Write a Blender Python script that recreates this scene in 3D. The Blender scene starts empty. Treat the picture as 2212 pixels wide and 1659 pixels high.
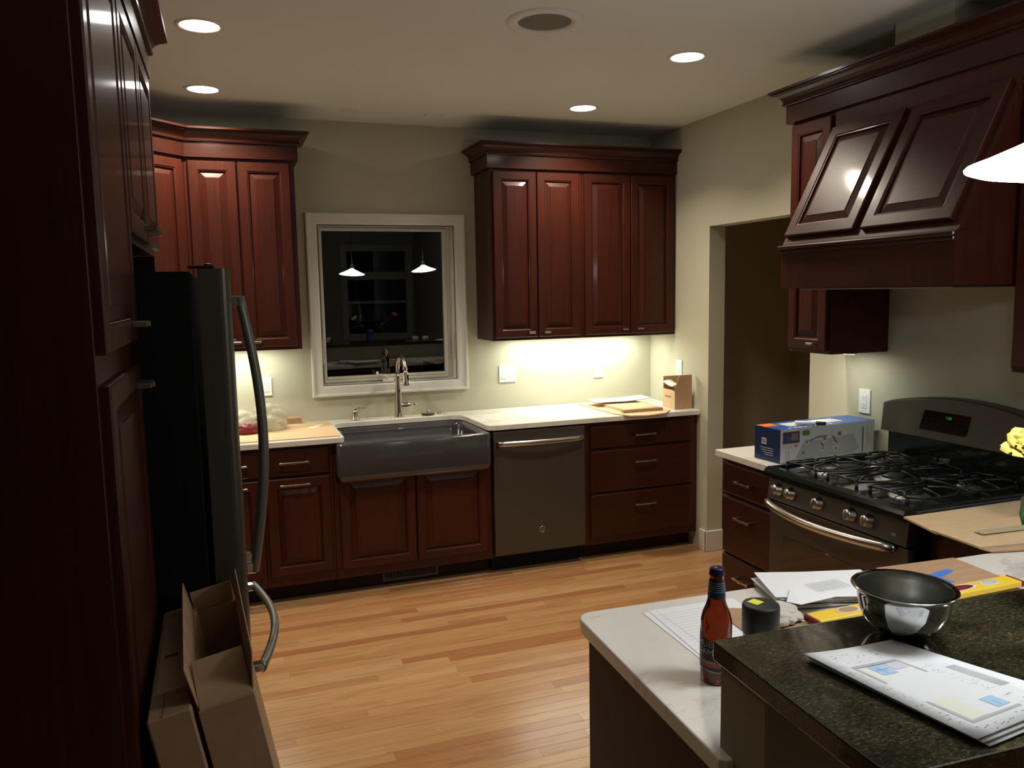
import bpy, bmesh, math, random
from mathutils import Matrix, Vector
import numpy as np
rnd = random.Random(7)
S = bpy.context.scene
C = bpy.context.collection
PI = math.pi

# ------------------------------------------------------------------ camera
YAW, PITCH, ROLL, FPX = 19.584, -6.579, 1.0406, 1724.0
CAM = Vector((-1.0, -5.035, 1.6896))
_y, _p, _r = math.radians(YAW), math.radians(PITCH), math.radians(ROLL)
_f = Vector((math.sin(_y)*math.cos(_p), math.cos(_y)*math.cos(_p), math.sin(_p)))
_rt = Vector((math.cos(_y), -math.sin(_y), 0)); _up = _rt.cross(_f)
_R = _rt*math.cos(_r) - _up*math.sin(_r); _U = _rt*math.sin(_r) + _up*math.cos(_r)
cd = bpy.data.cameras.new('camera'); cam = bpy.data.objects.new('camera', cd); C.objects.link(cam)
M = Matrix.Identity(4)
for i in range(3): M[i][0], M[i][1], M[i][2], M[i][3] = _R[i], _U[i], -_f[i], CAM[i]
cam.matrix_world = M
cd.sensor_width = 36; cd.lens = FPX/2212*36; cd.clip_start = .05
S.camera = cam

# ------------------------------------------------------------------ world, exposure (night outside)
w = bpy.data.worlds.new('night'); S.world = w; w.use_nodes = True
w.node_tree.nodes['Background'].inputs[0].default_value = (.35, .45, .8, 1)
w.node_tree.nodes['Background'].inputs[1].default_value = .0006
S.view_settings.view_transform = 'Standard'; S.view_settings.look = 'None'
S.view_settings.gamma = 1; S.view_settings.use_curve_mapping = False
S.view_settings.exposure = 0.0
PENDANT_GLOW = 34.0
CAN_POWER = 11.5
CAN_GLOW = 30.0
UNDER_POWER = 8.0
WARM = (1.0, .87, .68); COOL = (.95, .97, 1.0); UNDER = (.98, 1.0, .86)

# ------------------------------------------------------------------ materials
def mat(name, col, rough=.5, metal=0, coat=0, spec=.5, trans=0, ior=1.45, emit=None, es=0, coatr=.1):
    m = bpy.data.materials.new(name); m.use_nodes = True
    b = m.node_tree.nodes['Principled BSDF']
    b.inputs['Base Color'].default_value = (*col, 1); b.inputs['Roughness'].default_value = rough
    b.inputs['Metallic'].default_value = metal; b.inputs['Coat Weight'].default_value = coat
    b.inputs['Coat Roughness'].default_value = coatr
    b.inputs['Specular IOR Level'].default_value = spec; b.inputs['Transmission Weight'].default_value = trans
    b.inputs['IOR'].default_value = ior
    if emit: b.inputs['Emission Color'].default_value = (*emit, 1); b.inputs['Emission Strength'].default_value = es
    return m
def nodes(m): return m.node_tree.nodes, m.node_tree.links, m.node_tree.nodes['Principled BSDF']
def noise(m, scale, stretch=(1, 1, 1), detail=4, rough=.6, dist=0, coord='Object', loc=None):
    n, l, b = nodes(m)
    tc = n.new('ShaderNodeTexCoord'); mp = n.new('ShaderNodeMapping'); mp.inputs['Scale'].default_value = stretch
    nz = n.new('ShaderNodeTexNoise'); nz.inputs['Scale'].default_value = scale; nz.inputs['Detail'].default_value = detail
    nz.inputs['Roughness'].default_value = rough; nz.inputs['Distortion'].default_value = dist
    l.new(tc.outputs[coord], mp.inputs[0])
    if loc: l.new(loc, mp.inputs['Location'])
    l.new(mp.outputs[0], nz.inputs[0]); return nz
def ramp(m, src, stops):
    n, l, b = nodes(m); r = n.new('ShaderNodeValToRGB'); e = r.color_ramp.elements
    while len(e) < len(stops): e.new(.5)
    for i, (p, c) in enumerate(stops): e[i].position = p; e[i].color = (*c, 1) if len(c) == 3 else c
    l.new(src, r.inputs[0]); return r
def bump(m, src, strength=.1, dist=.002):
    n, l, b = nodes(m); bp = n.new('ShaderNodeBump'); bp.inputs['Strength'].default_value = strength
    bp.inputs['Distance'].default_value = dist; l.new(src, bp.inputs['Height']); l.new(bp.outputs[0], b.inputs['Normal'])
def speckle(m, stops, scale, **k):
    nz = noise(m, scale, **k); r = ramp(m, nz.outputs[0], stops); m.node_tree.links.new(r.outputs[0], m.node_tree.nodes['Principled BSDF'].inputs[0]); return nz
def wood(name, c1, c2, rough, horiz=False, coat=.17, spec=.30):
    m = mat(name, c1, rough, coat=coat, coatr=.11, spec=spec)
    st = (3, 60, 60) if horiz else (60, 60, 3)
    nz = noise(m, 1.0, st, 6, .65, .6); n, l, b = nodes(m)
    n2 = noise(m, 1.6, (1, 1, .6), 3, .5)
    mx = n.new('ShaderNodeMath'); mx.operation = 'MULTIPLY_ADD'; mx.inputs[1].default_value = .55; l.new(nz.outputs[0], mx.inputs[0])
    m2 = n.new('ShaderNodeMath'); m2.operation = 'MULTIPLY'; m2.inputs[1].default_value = .45; l.new(n2.outputs[0], m2.inputs[0]); l.new(m2.outputs[0], mx.inputs[2])
    r = ramp(m, mx.outputs[0], [(.32, c2), (.62, c1)]); l.new(r.outputs[0], b.inputs[0]); bump(m, nz.outputs[0], .12, .0008); return m
MT = {}
MT['cherry'] = wood('cherry_wood', (.060, .0100, .0038), (.026, .0052, .0027), .43)
MT['cherry_h'] = wood('cherry_wood_crossgrain', (.048, .0098, .0042), (.022, .0053, .003), .38, True)
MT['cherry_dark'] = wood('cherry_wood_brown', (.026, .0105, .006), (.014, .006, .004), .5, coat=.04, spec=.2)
MT['wall'] = mat('sage_paint', (.50, .48, .365), .85); bump(MT['wall'], noise(MT['wall'], 260, detail=2).outputs[0], .08, .001)
MT['hallwall'] = mat('hall_paint', (.52, .46, .34), .9)
MT['ceil'] = mat('ceiling_paint', (.68, .70, .65), .9); bump(MT['ceil'], noise(MT['ceil'], 200, detail=2).outputs[0], .08, .001)
MT['trim'] = mat('white_trim_paint', (.68, .66, .60), .42)
MT['sash'] = mat('window_vinyl', (.56, .53, .46), .45)
MT['plate'] = mat('white_plastic', (.78, .80, .76), .35)
MT['slot'] = mat('outlet_slots', (.05, .05, .05), .6)
MT['quartz'] = mat('veined_white_quartz', (.74, .70, .64), .22, coat=.3)
speckle(MT['quartz'], [(.0, (.42, .37, .33)), (.36, (.60, .55, .50)), (.44, (.75, .72, .66)), (1, (.79, .76, .71))], 3.2, stretch=(1, 2.2, 1), detail=9, rough=.62, dist=1.2)
MT['granite'] = mat('dark_green_granite', (.02, .02, .015), .13, coat=.5, coatr=.05)
speckle(MT['granite'], [(.32, (.006, .006, .005)), (.46, (.024, .023, .014)), (.56, (.055, .051, .028)), (.66, (.12, .10, .06)), (.78, (.30, .27, .21))], 190, stretch=(.7, 1.2, 1), detail=5, rough=.75, dist=.6)
def mottle(m, scale, lo, hi):
    n, l, b = nodes(m); src = b.inputs[0].links[0].from_socket; nz = noise(m, scale, detail=3); rp = ramp(m, nz.outputs[0], [(.35, lo), (.65, hi)])
    mx = n.new('ShaderNodeMix'); mx.data_type = 'RGBA'; mx.blend_type = 'MULTIPLY'; mx.inputs[0].default_value = 1
    l.new(src, mx.inputs[6]); l.new(rp.outputs[0], mx.inputs[7]); l.new(mx.outputs[2], b.inputs[0])
mottle(MT['granite'], 16, (.55, .52, .50), (1.25, 1.22, 1.1))
MT['slate'] = mat('slate_steel', (.10, .088, .073), .42, metal=.65)
MT['slate_lite'] = mat('slate_steel_side', (.20, .20, .18), .40, metal=.6)
MT['fridge_side'] = mat('black_cabinet_enamel', (.005, .005, .005), .7, spec=.2)
MT['steel'] = mat('brushed_steel', (.55, .52, .47), .28, metal=1)
MT['nickel'] = mat('brushed_nickel', (.52, .47, .40), .25, metal=1)
MT['mirror'] = mat('polished_steel', (.50, .50, .50), .09, metal=1)
bump(MT['mirror'], noise(MT['mirror'], 9, detail=2).outputs[0], .03, .004)
MT['bowl_in'] = mat('satin_steel', (.42, .43, .40), .30, metal=1)
MT['black'] = mat('black_enamel', (.008, .010, .009), .14, coat=.5, coatr=.05)
MT['iron'] = mat('cast_iron', (.012, .013, .013), .38)
MT['blackp'] = mat('black_plastic', (.012, .012, .012), .4)
MT['grey_lid'] = mat('dark_lid', (.009, .009, .0095), .5)
MT['knee'] = mat('dimmed_wall_paint', (.33, .295, .21), .85)  # darkened wall paint: dim light on the knee wall is put into the colour
MT['burner'] = mat('burner_alloy', (.20, .21, .20), .4, metal=.8)
MT['dark'] = mat('recess_dark', (.004, .004, .004), .9)
MT['sinkm'] = mat('thundergrey_enamel', (.048, .043, .044), .16, coat=.6, coatr=.06)
MT['card'] = mat('corrugated_cardboard', (.42, .26, .14), .85)
speckle(MT['card'], [(.3, (.36, .22, .12)), (.7, (.46, .29, .16))], 7, stretch=(1, 6, 1), detail=5)
MT['card_lite'] = mat('pale_cardboard', (.60, .42, .24), .85)
speckle(MT['card_lite'], [(.3, (.55, .385, .22)), (.7, (.63, .45, .265))], 8, stretch=(1, 5, 1), detail=5)
MT['cardedge'] = mat('cardboard_edge', (.20, .12, .065), .95)
MT['paper'] = mat('white_paper', (.80, .81, .82), .75)
MT['paper2'] = mat('grey_newsprint', (.48, .46, .45), .8)
MT['ink'] = mat('grey_ink', (.12, .12, .14), .8)
MT['inkl'] = mat('light_grey_ink', (.46, .47, .49), .8)
MT['pblue'] = mat('print_blue', (.40, .60, .82), .7)
MT['ppink'] = mat('print_lilac', (.66, .62, .74), .7)
MT['pyel'] = mat('print_pale_yellow', (.80, .80, .68), .7)
MT['tape'] = mat('blue_tape', (.06, .20, .62), .6)
MT['ctape'] = mat('clear_packing_tape', (.62, .52, .34), .12, coat=.6, coatr=.03)
MT['yellow'] = mat('yellow_paint', (.85, .58, .04), .4)
MT['red'] = mat('dark_red_plastic', (.20, .012, .02), .5)
MT['cream'] = mat('cream_rim', (.72, .66, .52), .6)
MT['rag'] = mat('crumpled_rag', (.56, .52, .44), .9)
MT['amber'] = mat('amber_beer_glass', (.22, .028, .008), .06, trans=.75, ior=1.45, coat=.4, coatr=.03)
MT['cap'] = mat('bottle_cap', (.035, .02, .07), .3, metal=.5)
MT['label_navy'] = mat('label_navy', (.014, .022, .06), .45)
MT['label_brown'] = mat('label_brown', (.03, .016, .012), .45)
MT['label_rust'] = mat('label_rust', (.30, .07, .02), .5)
MT['label_silver'] = mat('label_silver', (.34, .40, .44), .35, metal=.4)
MT['boxblue'] = mat('carton_blue', (.006, .022, .085), .4)
MT['boxblue_l'] = mat('carton_blue_top', (.03, .11, .36), .35)
MT['boxwhite'] = mat('carton_white', (.62, .64, .64), .45)
MT['boxgrey'] = mat('carton_grey', (.40, .42, .41), .5)
MT['orange'] = mat('orange_sticker', (.85, .17, .03), .5)
MT['green'] = mat('carton_green', (.10, .22, .05), .5)
MT['taupe'] = mat('carton_taupe', (.26, .18, .13), .5)
MT['photo'] = mat('carton_photo', (.10, .06, .08), .5)
MT['beige'] = mat('carton_beige', (.62, .56, .44), .5)
MT['sticker'] = mat('yellow_sticker', (.72, .72, .05), .6)
MT['rose_y'] = mat('yellow_petal', (.66, .54, .09), .6); MT['rose_p'] = mat('pink_petal', (.75, .06, .14), .55)
for k_ in ('rose_y', 'rose_p'):
    MT[k_].node_tree.nodes['Principled BSDF'].inputs['Subsurface Weight'].default_value = .25
    MT[k_].node_tree.nodes['Principled BSDF'].inputs['Subsurface Radius'].default_value = (.01, .008, .004)
MT['leaf'] = mat('rose_leaf', (.02, .075, .015), .45)
MT['vase'] = mat('blue_glass', (.02, .05, .22), .08, coat=.5)
MT['bag'] = mat('plastic_bag', (.72, .70, .60), .18, trans=.6, ior=1.12)
MT['bagred'] = mat('red_contents', (.16, .008, .01), .4)
MT['screen'] = mat('oven_display', (.004, .004, .006), .12, coat=.5)
MT['digits'] = mat('green_digits', (.0, .05, .01), .5, emit=(.02, .55, .10), es=.35)
MT['glassdark'] = mat('oven_glass', (.006, .007, .006), .06, coat=.8)
MT['grille'] = mat('grey_grille', (.17, .15, .12), .7)
MT['ventm'] = mat('bronze_vent', (.11, .10, .07), .5)
MT['lens'] = mat('lit_lens', (.9, .9, .85), .5, emit=(1, .97, .93), es=CAN_GLOW)
MT['pglass'] = mat('lit_opal_glass', (.9, .9, .9), .3, emit=COOL, es=PENDANT_GLOW)
MT['ustrip'] = mat('lit_strip', (.9, .9, .8), .5, emit=UNDER, es=8)
MT['jar'] = mat('beige_candle_jar', (.45, .38, .28), .35)
# floor: per-board tone from the object's or island's random value, long grain along x
def floor_mat():
    m = mat('oak_strip', (.5, .25, .1), .30, coat=.30, coatr=.20); n, l, b = nodes(m)
    oi = n.new('ShaderNodeObjectInfo'); ge = n.new('ShaderNodeNewGeometry')
    ad = n.new('ShaderNodeMath'); ad.operation = 'ADD'; l.new(oi.outputs['Random'], ad.inputs[0]); l.new(ge.outputs['Random Per Island'], ad.inputs[1])
    fr = n.new('ShaderNodeMath'); fr.operation = 'FRACT'; l.new(ad.outputs[0], fr.inputs[0])
    off = n.new('ShaderNodeMath'); off.operation = 'MULTIPLY'; off.inputs[1].default_value = 37; l.new(fr.outputs[0], off.inputs[0])
    cb = n.new('ShaderNodeCombineXYZ'); l.new(off.outputs[0], cb.inputs[0]); l.new(off.outputs[0], cb.inputs[1])
    nz = n.new('ShaderNodeTexNoise'); nz.inputs['Scale'].default_value = 1; nz.inputs['Detail'].default_value = 6; nz.inputs['Distortion'].default_value = 1.6
    mp = n.new('ShaderNodeMapping'); mp.inputs['Scale'].default_value = (2.6, 55, 1); l.new(ge.outputs['Position'], mp.inputs[0]); l.new(cb.outputs[0], mp.inputs['Location']); l.new(mp.outputs[0], nz.inputs[0])
    base = ramp(m, fr.outputs[0], [(0, (.35, .150, .062)), (.08, (.41, .195, .082)), (.40, (.445, .232, .098)), (.75, (.48, .268, .118)), (1, (.53, .32, .155))])
    gr = ramp(m, nz.outputs[0], [(.30, (.62, .55, .48)), (.50, (.93, .92, .9)), (.8, (1.05, 1.05, 1.05))])
    mx = n.new('ShaderNodeMix'); mx.data_type = 'RGBA'; mx.blend_type = 'MULTIPLY'; mx.inputs[0].default_value = .8
    l.new(base.outputs[0], mx.inputs[6]); l.new(gr.outputs[0], mx.inputs[7]); l.new(mx.outputs[2], b.inputs[0])
    bump(m, nz.outputs[0], .06, .0006); return m
MT['floor'] = floor_mat()
def glass_pane():
    m = bpy.data.materials.new('window_glass'); m.use_nodes = True; n = m.node_tree.nodes; l = m.node_tree.links; n.clear()
    o = n.new('ShaderNodeOutputMaterial'); mx = n.new('ShaderNodeMixShader'); t = n.new('ShaderNodeBsdfTransparent'); g = n.new('ShaderNodeBsdfGlossy')
    g.inputs['Roughness'].default_value = 0; f = n.new('ShaderNodeFresnel'); f.inputs[0].default_value = 1.82
    t.inputs[0].default_value = (.8, .85, .82, 1)
    l.new(f.outputs[0], mx.inputs[0]); l.new(t.outputs[0], mx.inputs[1]); l.new(g.outputs[0], mx.inputs[2]); l.new(mx.outputs[0], o.inputs[0]); return m
MT['glass'] = glass_pane()

# ------------------------------------------------------------------ mesh builder
class B:
    def __init__(s): s.bm = bmesh.new(); s.mats = []
    def mi(s, m):
        if m not in s.mats: s.mats.append(m)
        return s.mats.index(m)
    def _fin(s, faces, m, smooth=False):
        k = s.mi(m)
        for f in faces: f.material_index = k; f.smooth = smooth
    def box(s, x0, x1, y0, y1, z0, z1, m, bev=0, seg=1, mtx=None):
        t = bmesh.new(); bmesh.ops.create_cube(t, size=1)
        for v in t.verts: v.co = Vector(((x0+x1)/2+v.co.x*(x1-x0), (y0+y1)/2+v.co.y*(y1-y0), (z0+z1)/2+v.co.z*(z1-z0)))
        if bev: bmesh.ops.bevel(t, geom=t.edges[:], offset=bev, segments=seg, affect='EDGES', profile=.5)
        return s.merge(t, m, mtx, smooth=False)
    def merge(s, t, m, mtx=None, smooth=False):
        if mtx: bmesh.ops.transform(t, matrix=mtx, verts=t.verts)
        me = bpy.data.meshes.new('t'); t.to_mesh(me); t.free(); n0 = len(s.bm.faces); s.bm.from_mesh(me); bpy.data.meshes.remove(me)
        s.bm.faces.ensure_lookup_table(); fs = s.bm.faces[n0:]; s._fin(fs, m, smooth); return s
    def poly(s, pts, z0, z1, m, mtx=None):            # prism on an xy outline
        t = bmesh.new(); a = [t.verts.new((p[0], p[1], z0)) for p in pts]; b = [t.verts.new((p[0], p[1], z1)) for p in pts]
        n = len(pts); t.faces.new(a[::-1]); t.faces.new(b)
        for i in range(n): t.faces.new((a[i], a[(i+1) % n], b[(i+1) % n], b[i]))
        bmesh.ops.recalc_face_normals(t, faces=t.faces); return s.merge(t, m, mtx)
    def prof(s, pts, x0, x1, m, mtx=None):            # prism of a (y,z) profile along x
        t = bmesh.new(); a = [t.verts.new((x0, p[0], p[1])) for p in pts]; b = [t.verts.new((x1, p[0], p[1])) for p in pts]
        n = len(pts); t.faces.new(a[::-1]); t.faces.new(b)
        for i in range(n): t.faces.new((a[i], a[(i+1) % n], b[(i+1) % n], b[i]))
        bmesh.ops.recalc_face_normals(t, faces=t.faces); return s.merge(t, m, mtx)
    def quad(s, pts, m):
        f = s.bm.faces.new([s.bm.verts.new(p) for p in pts]); s._fin([f], m); return s
    def rings(s, rr, m, smooth=False, cap0=False, cap1=False, closed=True):   # list of rings of points
        t = bmesh.new(); R = [[t.verts.new(p) for p in r] for r in rr]; n = len(R[0])
        for a, b in zip(R, R[1:]):
            for i in range(n if closed else n-1): t.faces.new((a[i], a[(i+1) % n], b[(i+1) % n], b[i]))
        if cap0: t.faces.new(R[0][::-1])
        if cap1: t.faces.new(R[-1])
        bmesh.ops.recalc_face_normals(t, faces=t.faces); return s.merge(t, m, smooth=smooth)
    def lathe(s, prof, c, m, seg=32, smooth=True, mtx=None, cap0=False, cap1=False):
        rr = []
        for r, z in prof:
            rr.append([Vector((max(r, 1e-5)*math.cos(2*PI*i/seg), max(r, 1e-5)*math.sin(2*PI*i/seg), z)) for i in range(seg)])
        T = Matrix.Translation(c) @ (mtx or Matrix.Identity(4))
        return s.rings([[T @ p for p in r] for r in rr], m, smooth, cap0, cap1)
    def tube(s, pts, r, m, seg=10, smooth=True, flat=1.0):
        pts = [Vector(p) for p in pts]; rr = []; up = None
        for i, p in enumerate(pts):
            d = (pts[min(i+1, len(pts)-1)]-pts[max(i-1, 0)]).normalized()
            if up is None: up = d.orthogonal().normalized() if abs(d.z) > .9 else Vector((0, 0, 1))
            u = (up-d*up.dot(d)).normalized(); v = d.cross(u); up = u
            q = r[i] if isinstance(r, (list, tuple)) else r
            rr.append([p+u*q*flat*math.cos(2*PI*k/seg)+v*q*math.sin(2*PI*k/seg) for k in range(seg)])
        return s.rings(rr, m, smooth, True, True)
    def text(s, txt, size, mtx, m, depth=0.0, wrap=None):
        cu = bpy.data.curves.new('t', 'FONT'); cu.body = txt; cu.size = size; cu.extrude = depth; cu.align_x = 'CENTER'; cu.align_y = 'CENTER'; cu.resolution_u = 3
        o = bpy.data.objects.new('t', cu); C.objects.link(o); dg = bpy.context.evaluated_depsgraph_get()
        me = bpy.data.meshes.new_from_object(o.evaluated_get(dg)); bpy.data.objects.remove(o); bpy.data.curves.remove(cu)
        t = bmesh.new(); t.from_mesh(me); bpy.data.meshes.remove(me)
        if wrap:
            R, a0, zc, cx, cy = wrap
            for v in t.verts:
                a = a0+v.co.x/R; v.co = Vector((cx+R*math.cos(a), cy+R*math.sin(a), zc+v.co.y))
        return s.merge(t, m, mtx)
    def door_ring(s, x0, x1, z0, z1, prof, m, cap, mtx=None):      # prof: (inset, y) loops, front looks to -y
        rr = []
        for i, y in prof: rr.append([Vector((x0+i, y, z0+i)), Vector((x1-i, y, z0+i)), Vector((x1-i, y, z1-i)), Vector((x0+i, y, z1-i))])
        if mtx: rr = [[mtx @ p for p in r] for r in rr]
        return s.rings(rr, m, False, False, cap)
INV = {}
def prop(o, label=None, cat=None, group=None, kind=None):
    for k, v in (('label', label), ('category', cat), ('group', group), ('kind', kind)):
        if v: o[k] = v
    return o
def link(name, b, parent=None, local=False, label=None, kind=None):
    me = bpy.data.meshes.new(name)
    if parent is not None and not local: bmesh.ops.transform(b.bm, matrix=INV[parent.name], verts=b.bm.verts)
    b.bm.to_mesh(me); b.bm.free()
    for k in b.mats: me.materials.append(MT[k])
    o = bpy.data.objects.new(name, me); C.objects.link(o)
    if parent is not None: o.parent = parent; INV[o.name] = INV.get(parent.name) if not local else Matrix.Identity(4)
    if label: o['label'] = label
    if kind: o['kind'] = kind
    return o
def thing(name, label, cat, loc=(0, 0, 0), rotz=0, group=None):
    o = bpy.data.objects.new(name, None); o.empty_display_size = .05; C.objects.link(o)
    o.location = loc; o.rotation_euler = (0, 0, rotz)
    INV[o.name] = (Matrix.Translation(loc) @ Matrix.Rotation(rotz, 4, 'Z')).inverted()
    return prop(o, label, cat, group)
def single(name, b, label, cat, group=None): return prop(link(name, b), label, cat, group)
def struct(name, b): return prop(link(name, b), kind='structure')
def copy_tree(o, loc, rotz, label=None, group=None):
    c = o.copy(); C.objects.link(c); c.location = loc; c.rotation_euler = (0, 0, rotz)
    if label: c['label'] = label
    if group: c['group'] = group
    for ch in o.children:
        d = ch.copy(); C.objects.link(d); d.parent = c
        for g in ch.children: e = g.copy(); C.objects.link(e); e.parent = d
    return c

# ------------------------------------------------------------------ room
XL, XR, ZC = -1.78, 1.848, 2.735
YA, YB, ZD = -.729, -1.66, 2.072
YW = -7.4; XF = -4.2
b = B()
WX0, WX1, WZ0, WZ1 = -.452, .410, 1.128, 2.118      # window rough opening
for x0, x1, z0, z1 in ((XL, WX0, 0, ZC), (WX1, XR+.0, 0, ZC), (WX0, WX1, 0, WZ0), (WX0, WX1, WZ1, ZC)): b.box(x0, x1, 0, .14, z0, z1, 'wall')
struct('wall_back', b)
b = B(); b.box(XR, XR+.115, YA, .14, 0, ZC, 'wall'); b.box(XR, XR+.115, YB, YA, ZD, ZC, 'wall'); b.box(XR, XR+.115, YW, YB, 0, ZC, 'wall')
struct('wall_right', b)
b = B(); b.box(XL-.1, XL, -3.55, .14, 0, ZC, 'wall'); struct('wall_left', b)
b = B(); b.box(XF, XL-.1, -3.55, -3.45, 0, ZC, 'wall'); struct('wall_dining_back', b)
b = B(); b.box(XF-.1, XF, YW, -3.45, 0, ZC, 'wall'); struct('wall_dining_left', b)
RW = (.80, 1.72, 1.02, 2.30)                            # dining window
b = B()
for x0, x1, z0, z1 in ((XF, RW[0], 0, ZC), (RW[1], XR+.115, 0, ZC), (RW[0], RW[1], 0, RW[2]), (RW[0], RW[1], RW[3], ZC)): b.box(x0, x1, YW-.12, YW, z0, z1, 'wall')
struct('wall_rear', b)
b = B(); b.box(XF-.1, 3.6, YW-.12, .5, ZC, ZC+.1, 'ceil'); struct('ceiling', b)
# hallway seen through the opening
b = B(); b.box(3.3, 3.4, -2.6, .5, 0, ZC, 'hallwall'); struct('wall_hall_far', b)
b = B(); b.box(XR+.115, 3.3, .30, .4, 0, ZC, 'hallwall'); struct('wall_hall_back', b)
b = B(); b.box(XR+.115, 3.3, -2.6, -2.5, 0, ZC, 'hallwall'); struct('wall_hall_front', b)
# drywall chase above the hood
b = B(); b.box(1.606, XR-.001, -2.68, -2.40, 2.59, ZC-.001, 'wall'); struct('wall_chase', b)
# floor boards
b = B(); b.box(XF-.1, 3.6, YW-.12, .5, -.05, -.012, 'card'); fl = struct('floor', b)
INV['floor'] = Matrix.Identity(4)
W = .0572; rows = []
tplm = None
def plank_bm(L):
    q = B(); q.box(0, L, 0, W-.0007, -.012, 0, 'floor', bev=.0007); return q
meshes = {}
far = B(); cnt = 0
y = YW
while y < .45:
    x = XF + rnd.uniform(-.8, 0)
    while x < 3.3:
        L = rnd.choice((.45, .6, .75, .9, 1.1, 1.3, 1.6)); xe = x+L
        vis = (-3.95 < y < -.50) and xe > -1.15-.0*y and x < (1.55 if y > -2.2 else (1.2 if y > -3.0 else .25)) and cnt < 300
        if y < -3.3 and x > -.15: vis = False
        if vis:
            if L not in meshes:
                q = plank_bm(L); me = bpy.data.meshes.new('plank'); q.bm.to_mesh(me); q.bm.free(); me.materials.append(MT['floor']); meshes[L] = me
            o = bpy.data.objects.new('plank', meshes[L]); C.objects.link(o); o.location = (x, y, 0); o.parent = fl; cnt += 1
        else:
            x0, x1 = max(x, XF), min(xe, 3.3)
            if x1-x0 > .02: far.box(x0, x1-.0007, y, y+W-.0007, -.012, 0, 'floor')
        x = xe
    y += W
link('far_planks', far, fl, local=True, kind='stuff')
# baseboards
def baseboard(name, x0, x1, y0, y1): q = B(); q.box(x0, x1, y0, y1, 0, .135, 'trim', bev=.003); q.box(x0-.002, x1+.002, y0-.002, y1+.002, 0, .0, 'trim') if 0 else None; struct(name, q)
baseboard('baseboard_right', XR-.016, XR-.0005, YA-.016, -.66)
baseboard('baseboard_jamb', XR-.016, XR+.115, YA-.018, YA-.001)
baseboard('baseboard_hall', 3.284, 3.2995, -2.45, .28)
baseboard('baseboard_rear', XF+.02, XR-.02, YW+.0005, YW+.016)

# ------------------------------------------------------------------ windows
b = B()
CX0, CX1, CZ0, CZ1 = -.520, .481, 1.061, 2.187
b.door_ring(CX0, CX1, CZ0, CZ1, [(0, -.0005), (0, -.022), (.004, -.026), (.014, -.026), (.018, -.019), (.060, -.017), (.068, -.012), (.068, .005)], 'trim', False)
win = struct('window_1', b)
b = B(); ti = (WX0+.001, WX1-.001, WZ0+.001, WZ1-.001)
b.door_ring(*ti, [(0, .001), (0, .13), (.012, .13), (.012, .062), (.004, .062), (.004, .001)], 'trim', False); link('window_jamb', b, win, local=True)
b = B(); b.box(ti[1]-.042, ti[1]-.0125, .060, .128, ti[2]+.013, ti[3]-.013, 'sash', bev=.002)
b.door_ring(ti[0]+.013, ti[1]-.043, ti[2]+.013, ti[3]-.013, [(0, .10), (0, .052), (.004, .047), (.014, .047), (.019, .056), (.019, .10)], 'sash', False)
b.box(ti[0]+.033, ti[1]-.063, .049, .10, ti[2]+.032, ti[2]+.048, 'sash', bev=.002); sash = link('sash', b, win, local=True)
# glass sits a hair out of plumb inside the sash
b = B(); gx0, gx1, gz0, gz1 = ti[0]+.031, ti[1]-.061, ti[2]+.031, ti[3]-.031
GT = math.radians(.23); b.box(gx0, gx1, .0, .004, gz0-1.62, gz1-1.62, 'glass'); g = link('glass_pane', b, sash, local=True); g.location = (0, .075, 0); g.location.z = 1.62; g.rotation_euler = (GT, 0, 0)
b = B(); b.box(-.075, -.005, .018, .05, WZ0+.004, WZ0+.022, 'trim', bev=.004); b.tube([(-.04, .03, WZ0+.02), (-.055, .022, WZ0+.04), (-.09, .018, WZ0+.052), (-.112, .014, WZ0+.05)], [.009, .007, .006, .006], 'trim'); b.tube([(-.112, .012, WZ0+.042), (-.112, .012, WZ0+.074)], [.008, .0075], 'trim')
link('crank_handle', b, win, local=True)
for sx, nm in ((ti[0]+.008, 'left'), (ti[1]-.010, 'right')):
    b = B(); b.box(sx-.006, sx+.004, .02, .036, 1.30, 1.42, 'sash', bev=.002); b.tube([(sx, .02, 1.30), (sx+.002, .014, 1.26)], .005, 'sash'); link('sash_lock', b, win, local=True)
# dining window behind the camera (seen as a reflection)
b = B()
x0, x1, z0, z1 = RW
for bx in ((x0-.10, x0, z0-.10, z1+.10), (x1, x1+.10, z0-.10, z1+.10), (x0, x1, z1, z1+.10), (x0, x1, z0-.10, z0), (x0, x1, 1.86, 1.98), (x0, x1, 1.49, 1.53)):
    b.box(bx[0], bx[1], YW+.0005, YW+.03, bx[2], bx[3], 'trim', bev=.003)
win2 = struct('window_2', b)
for a, c in ((z0, 1.49), (1.53, 1.86), (1.98, z1)):
    b = B(); b.box(x0+.001, x1-.001, YW-.06, YW-.055, a+.001, c-.001, 'glass'); link('glass_pane', b, win2, local=True)

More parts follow.
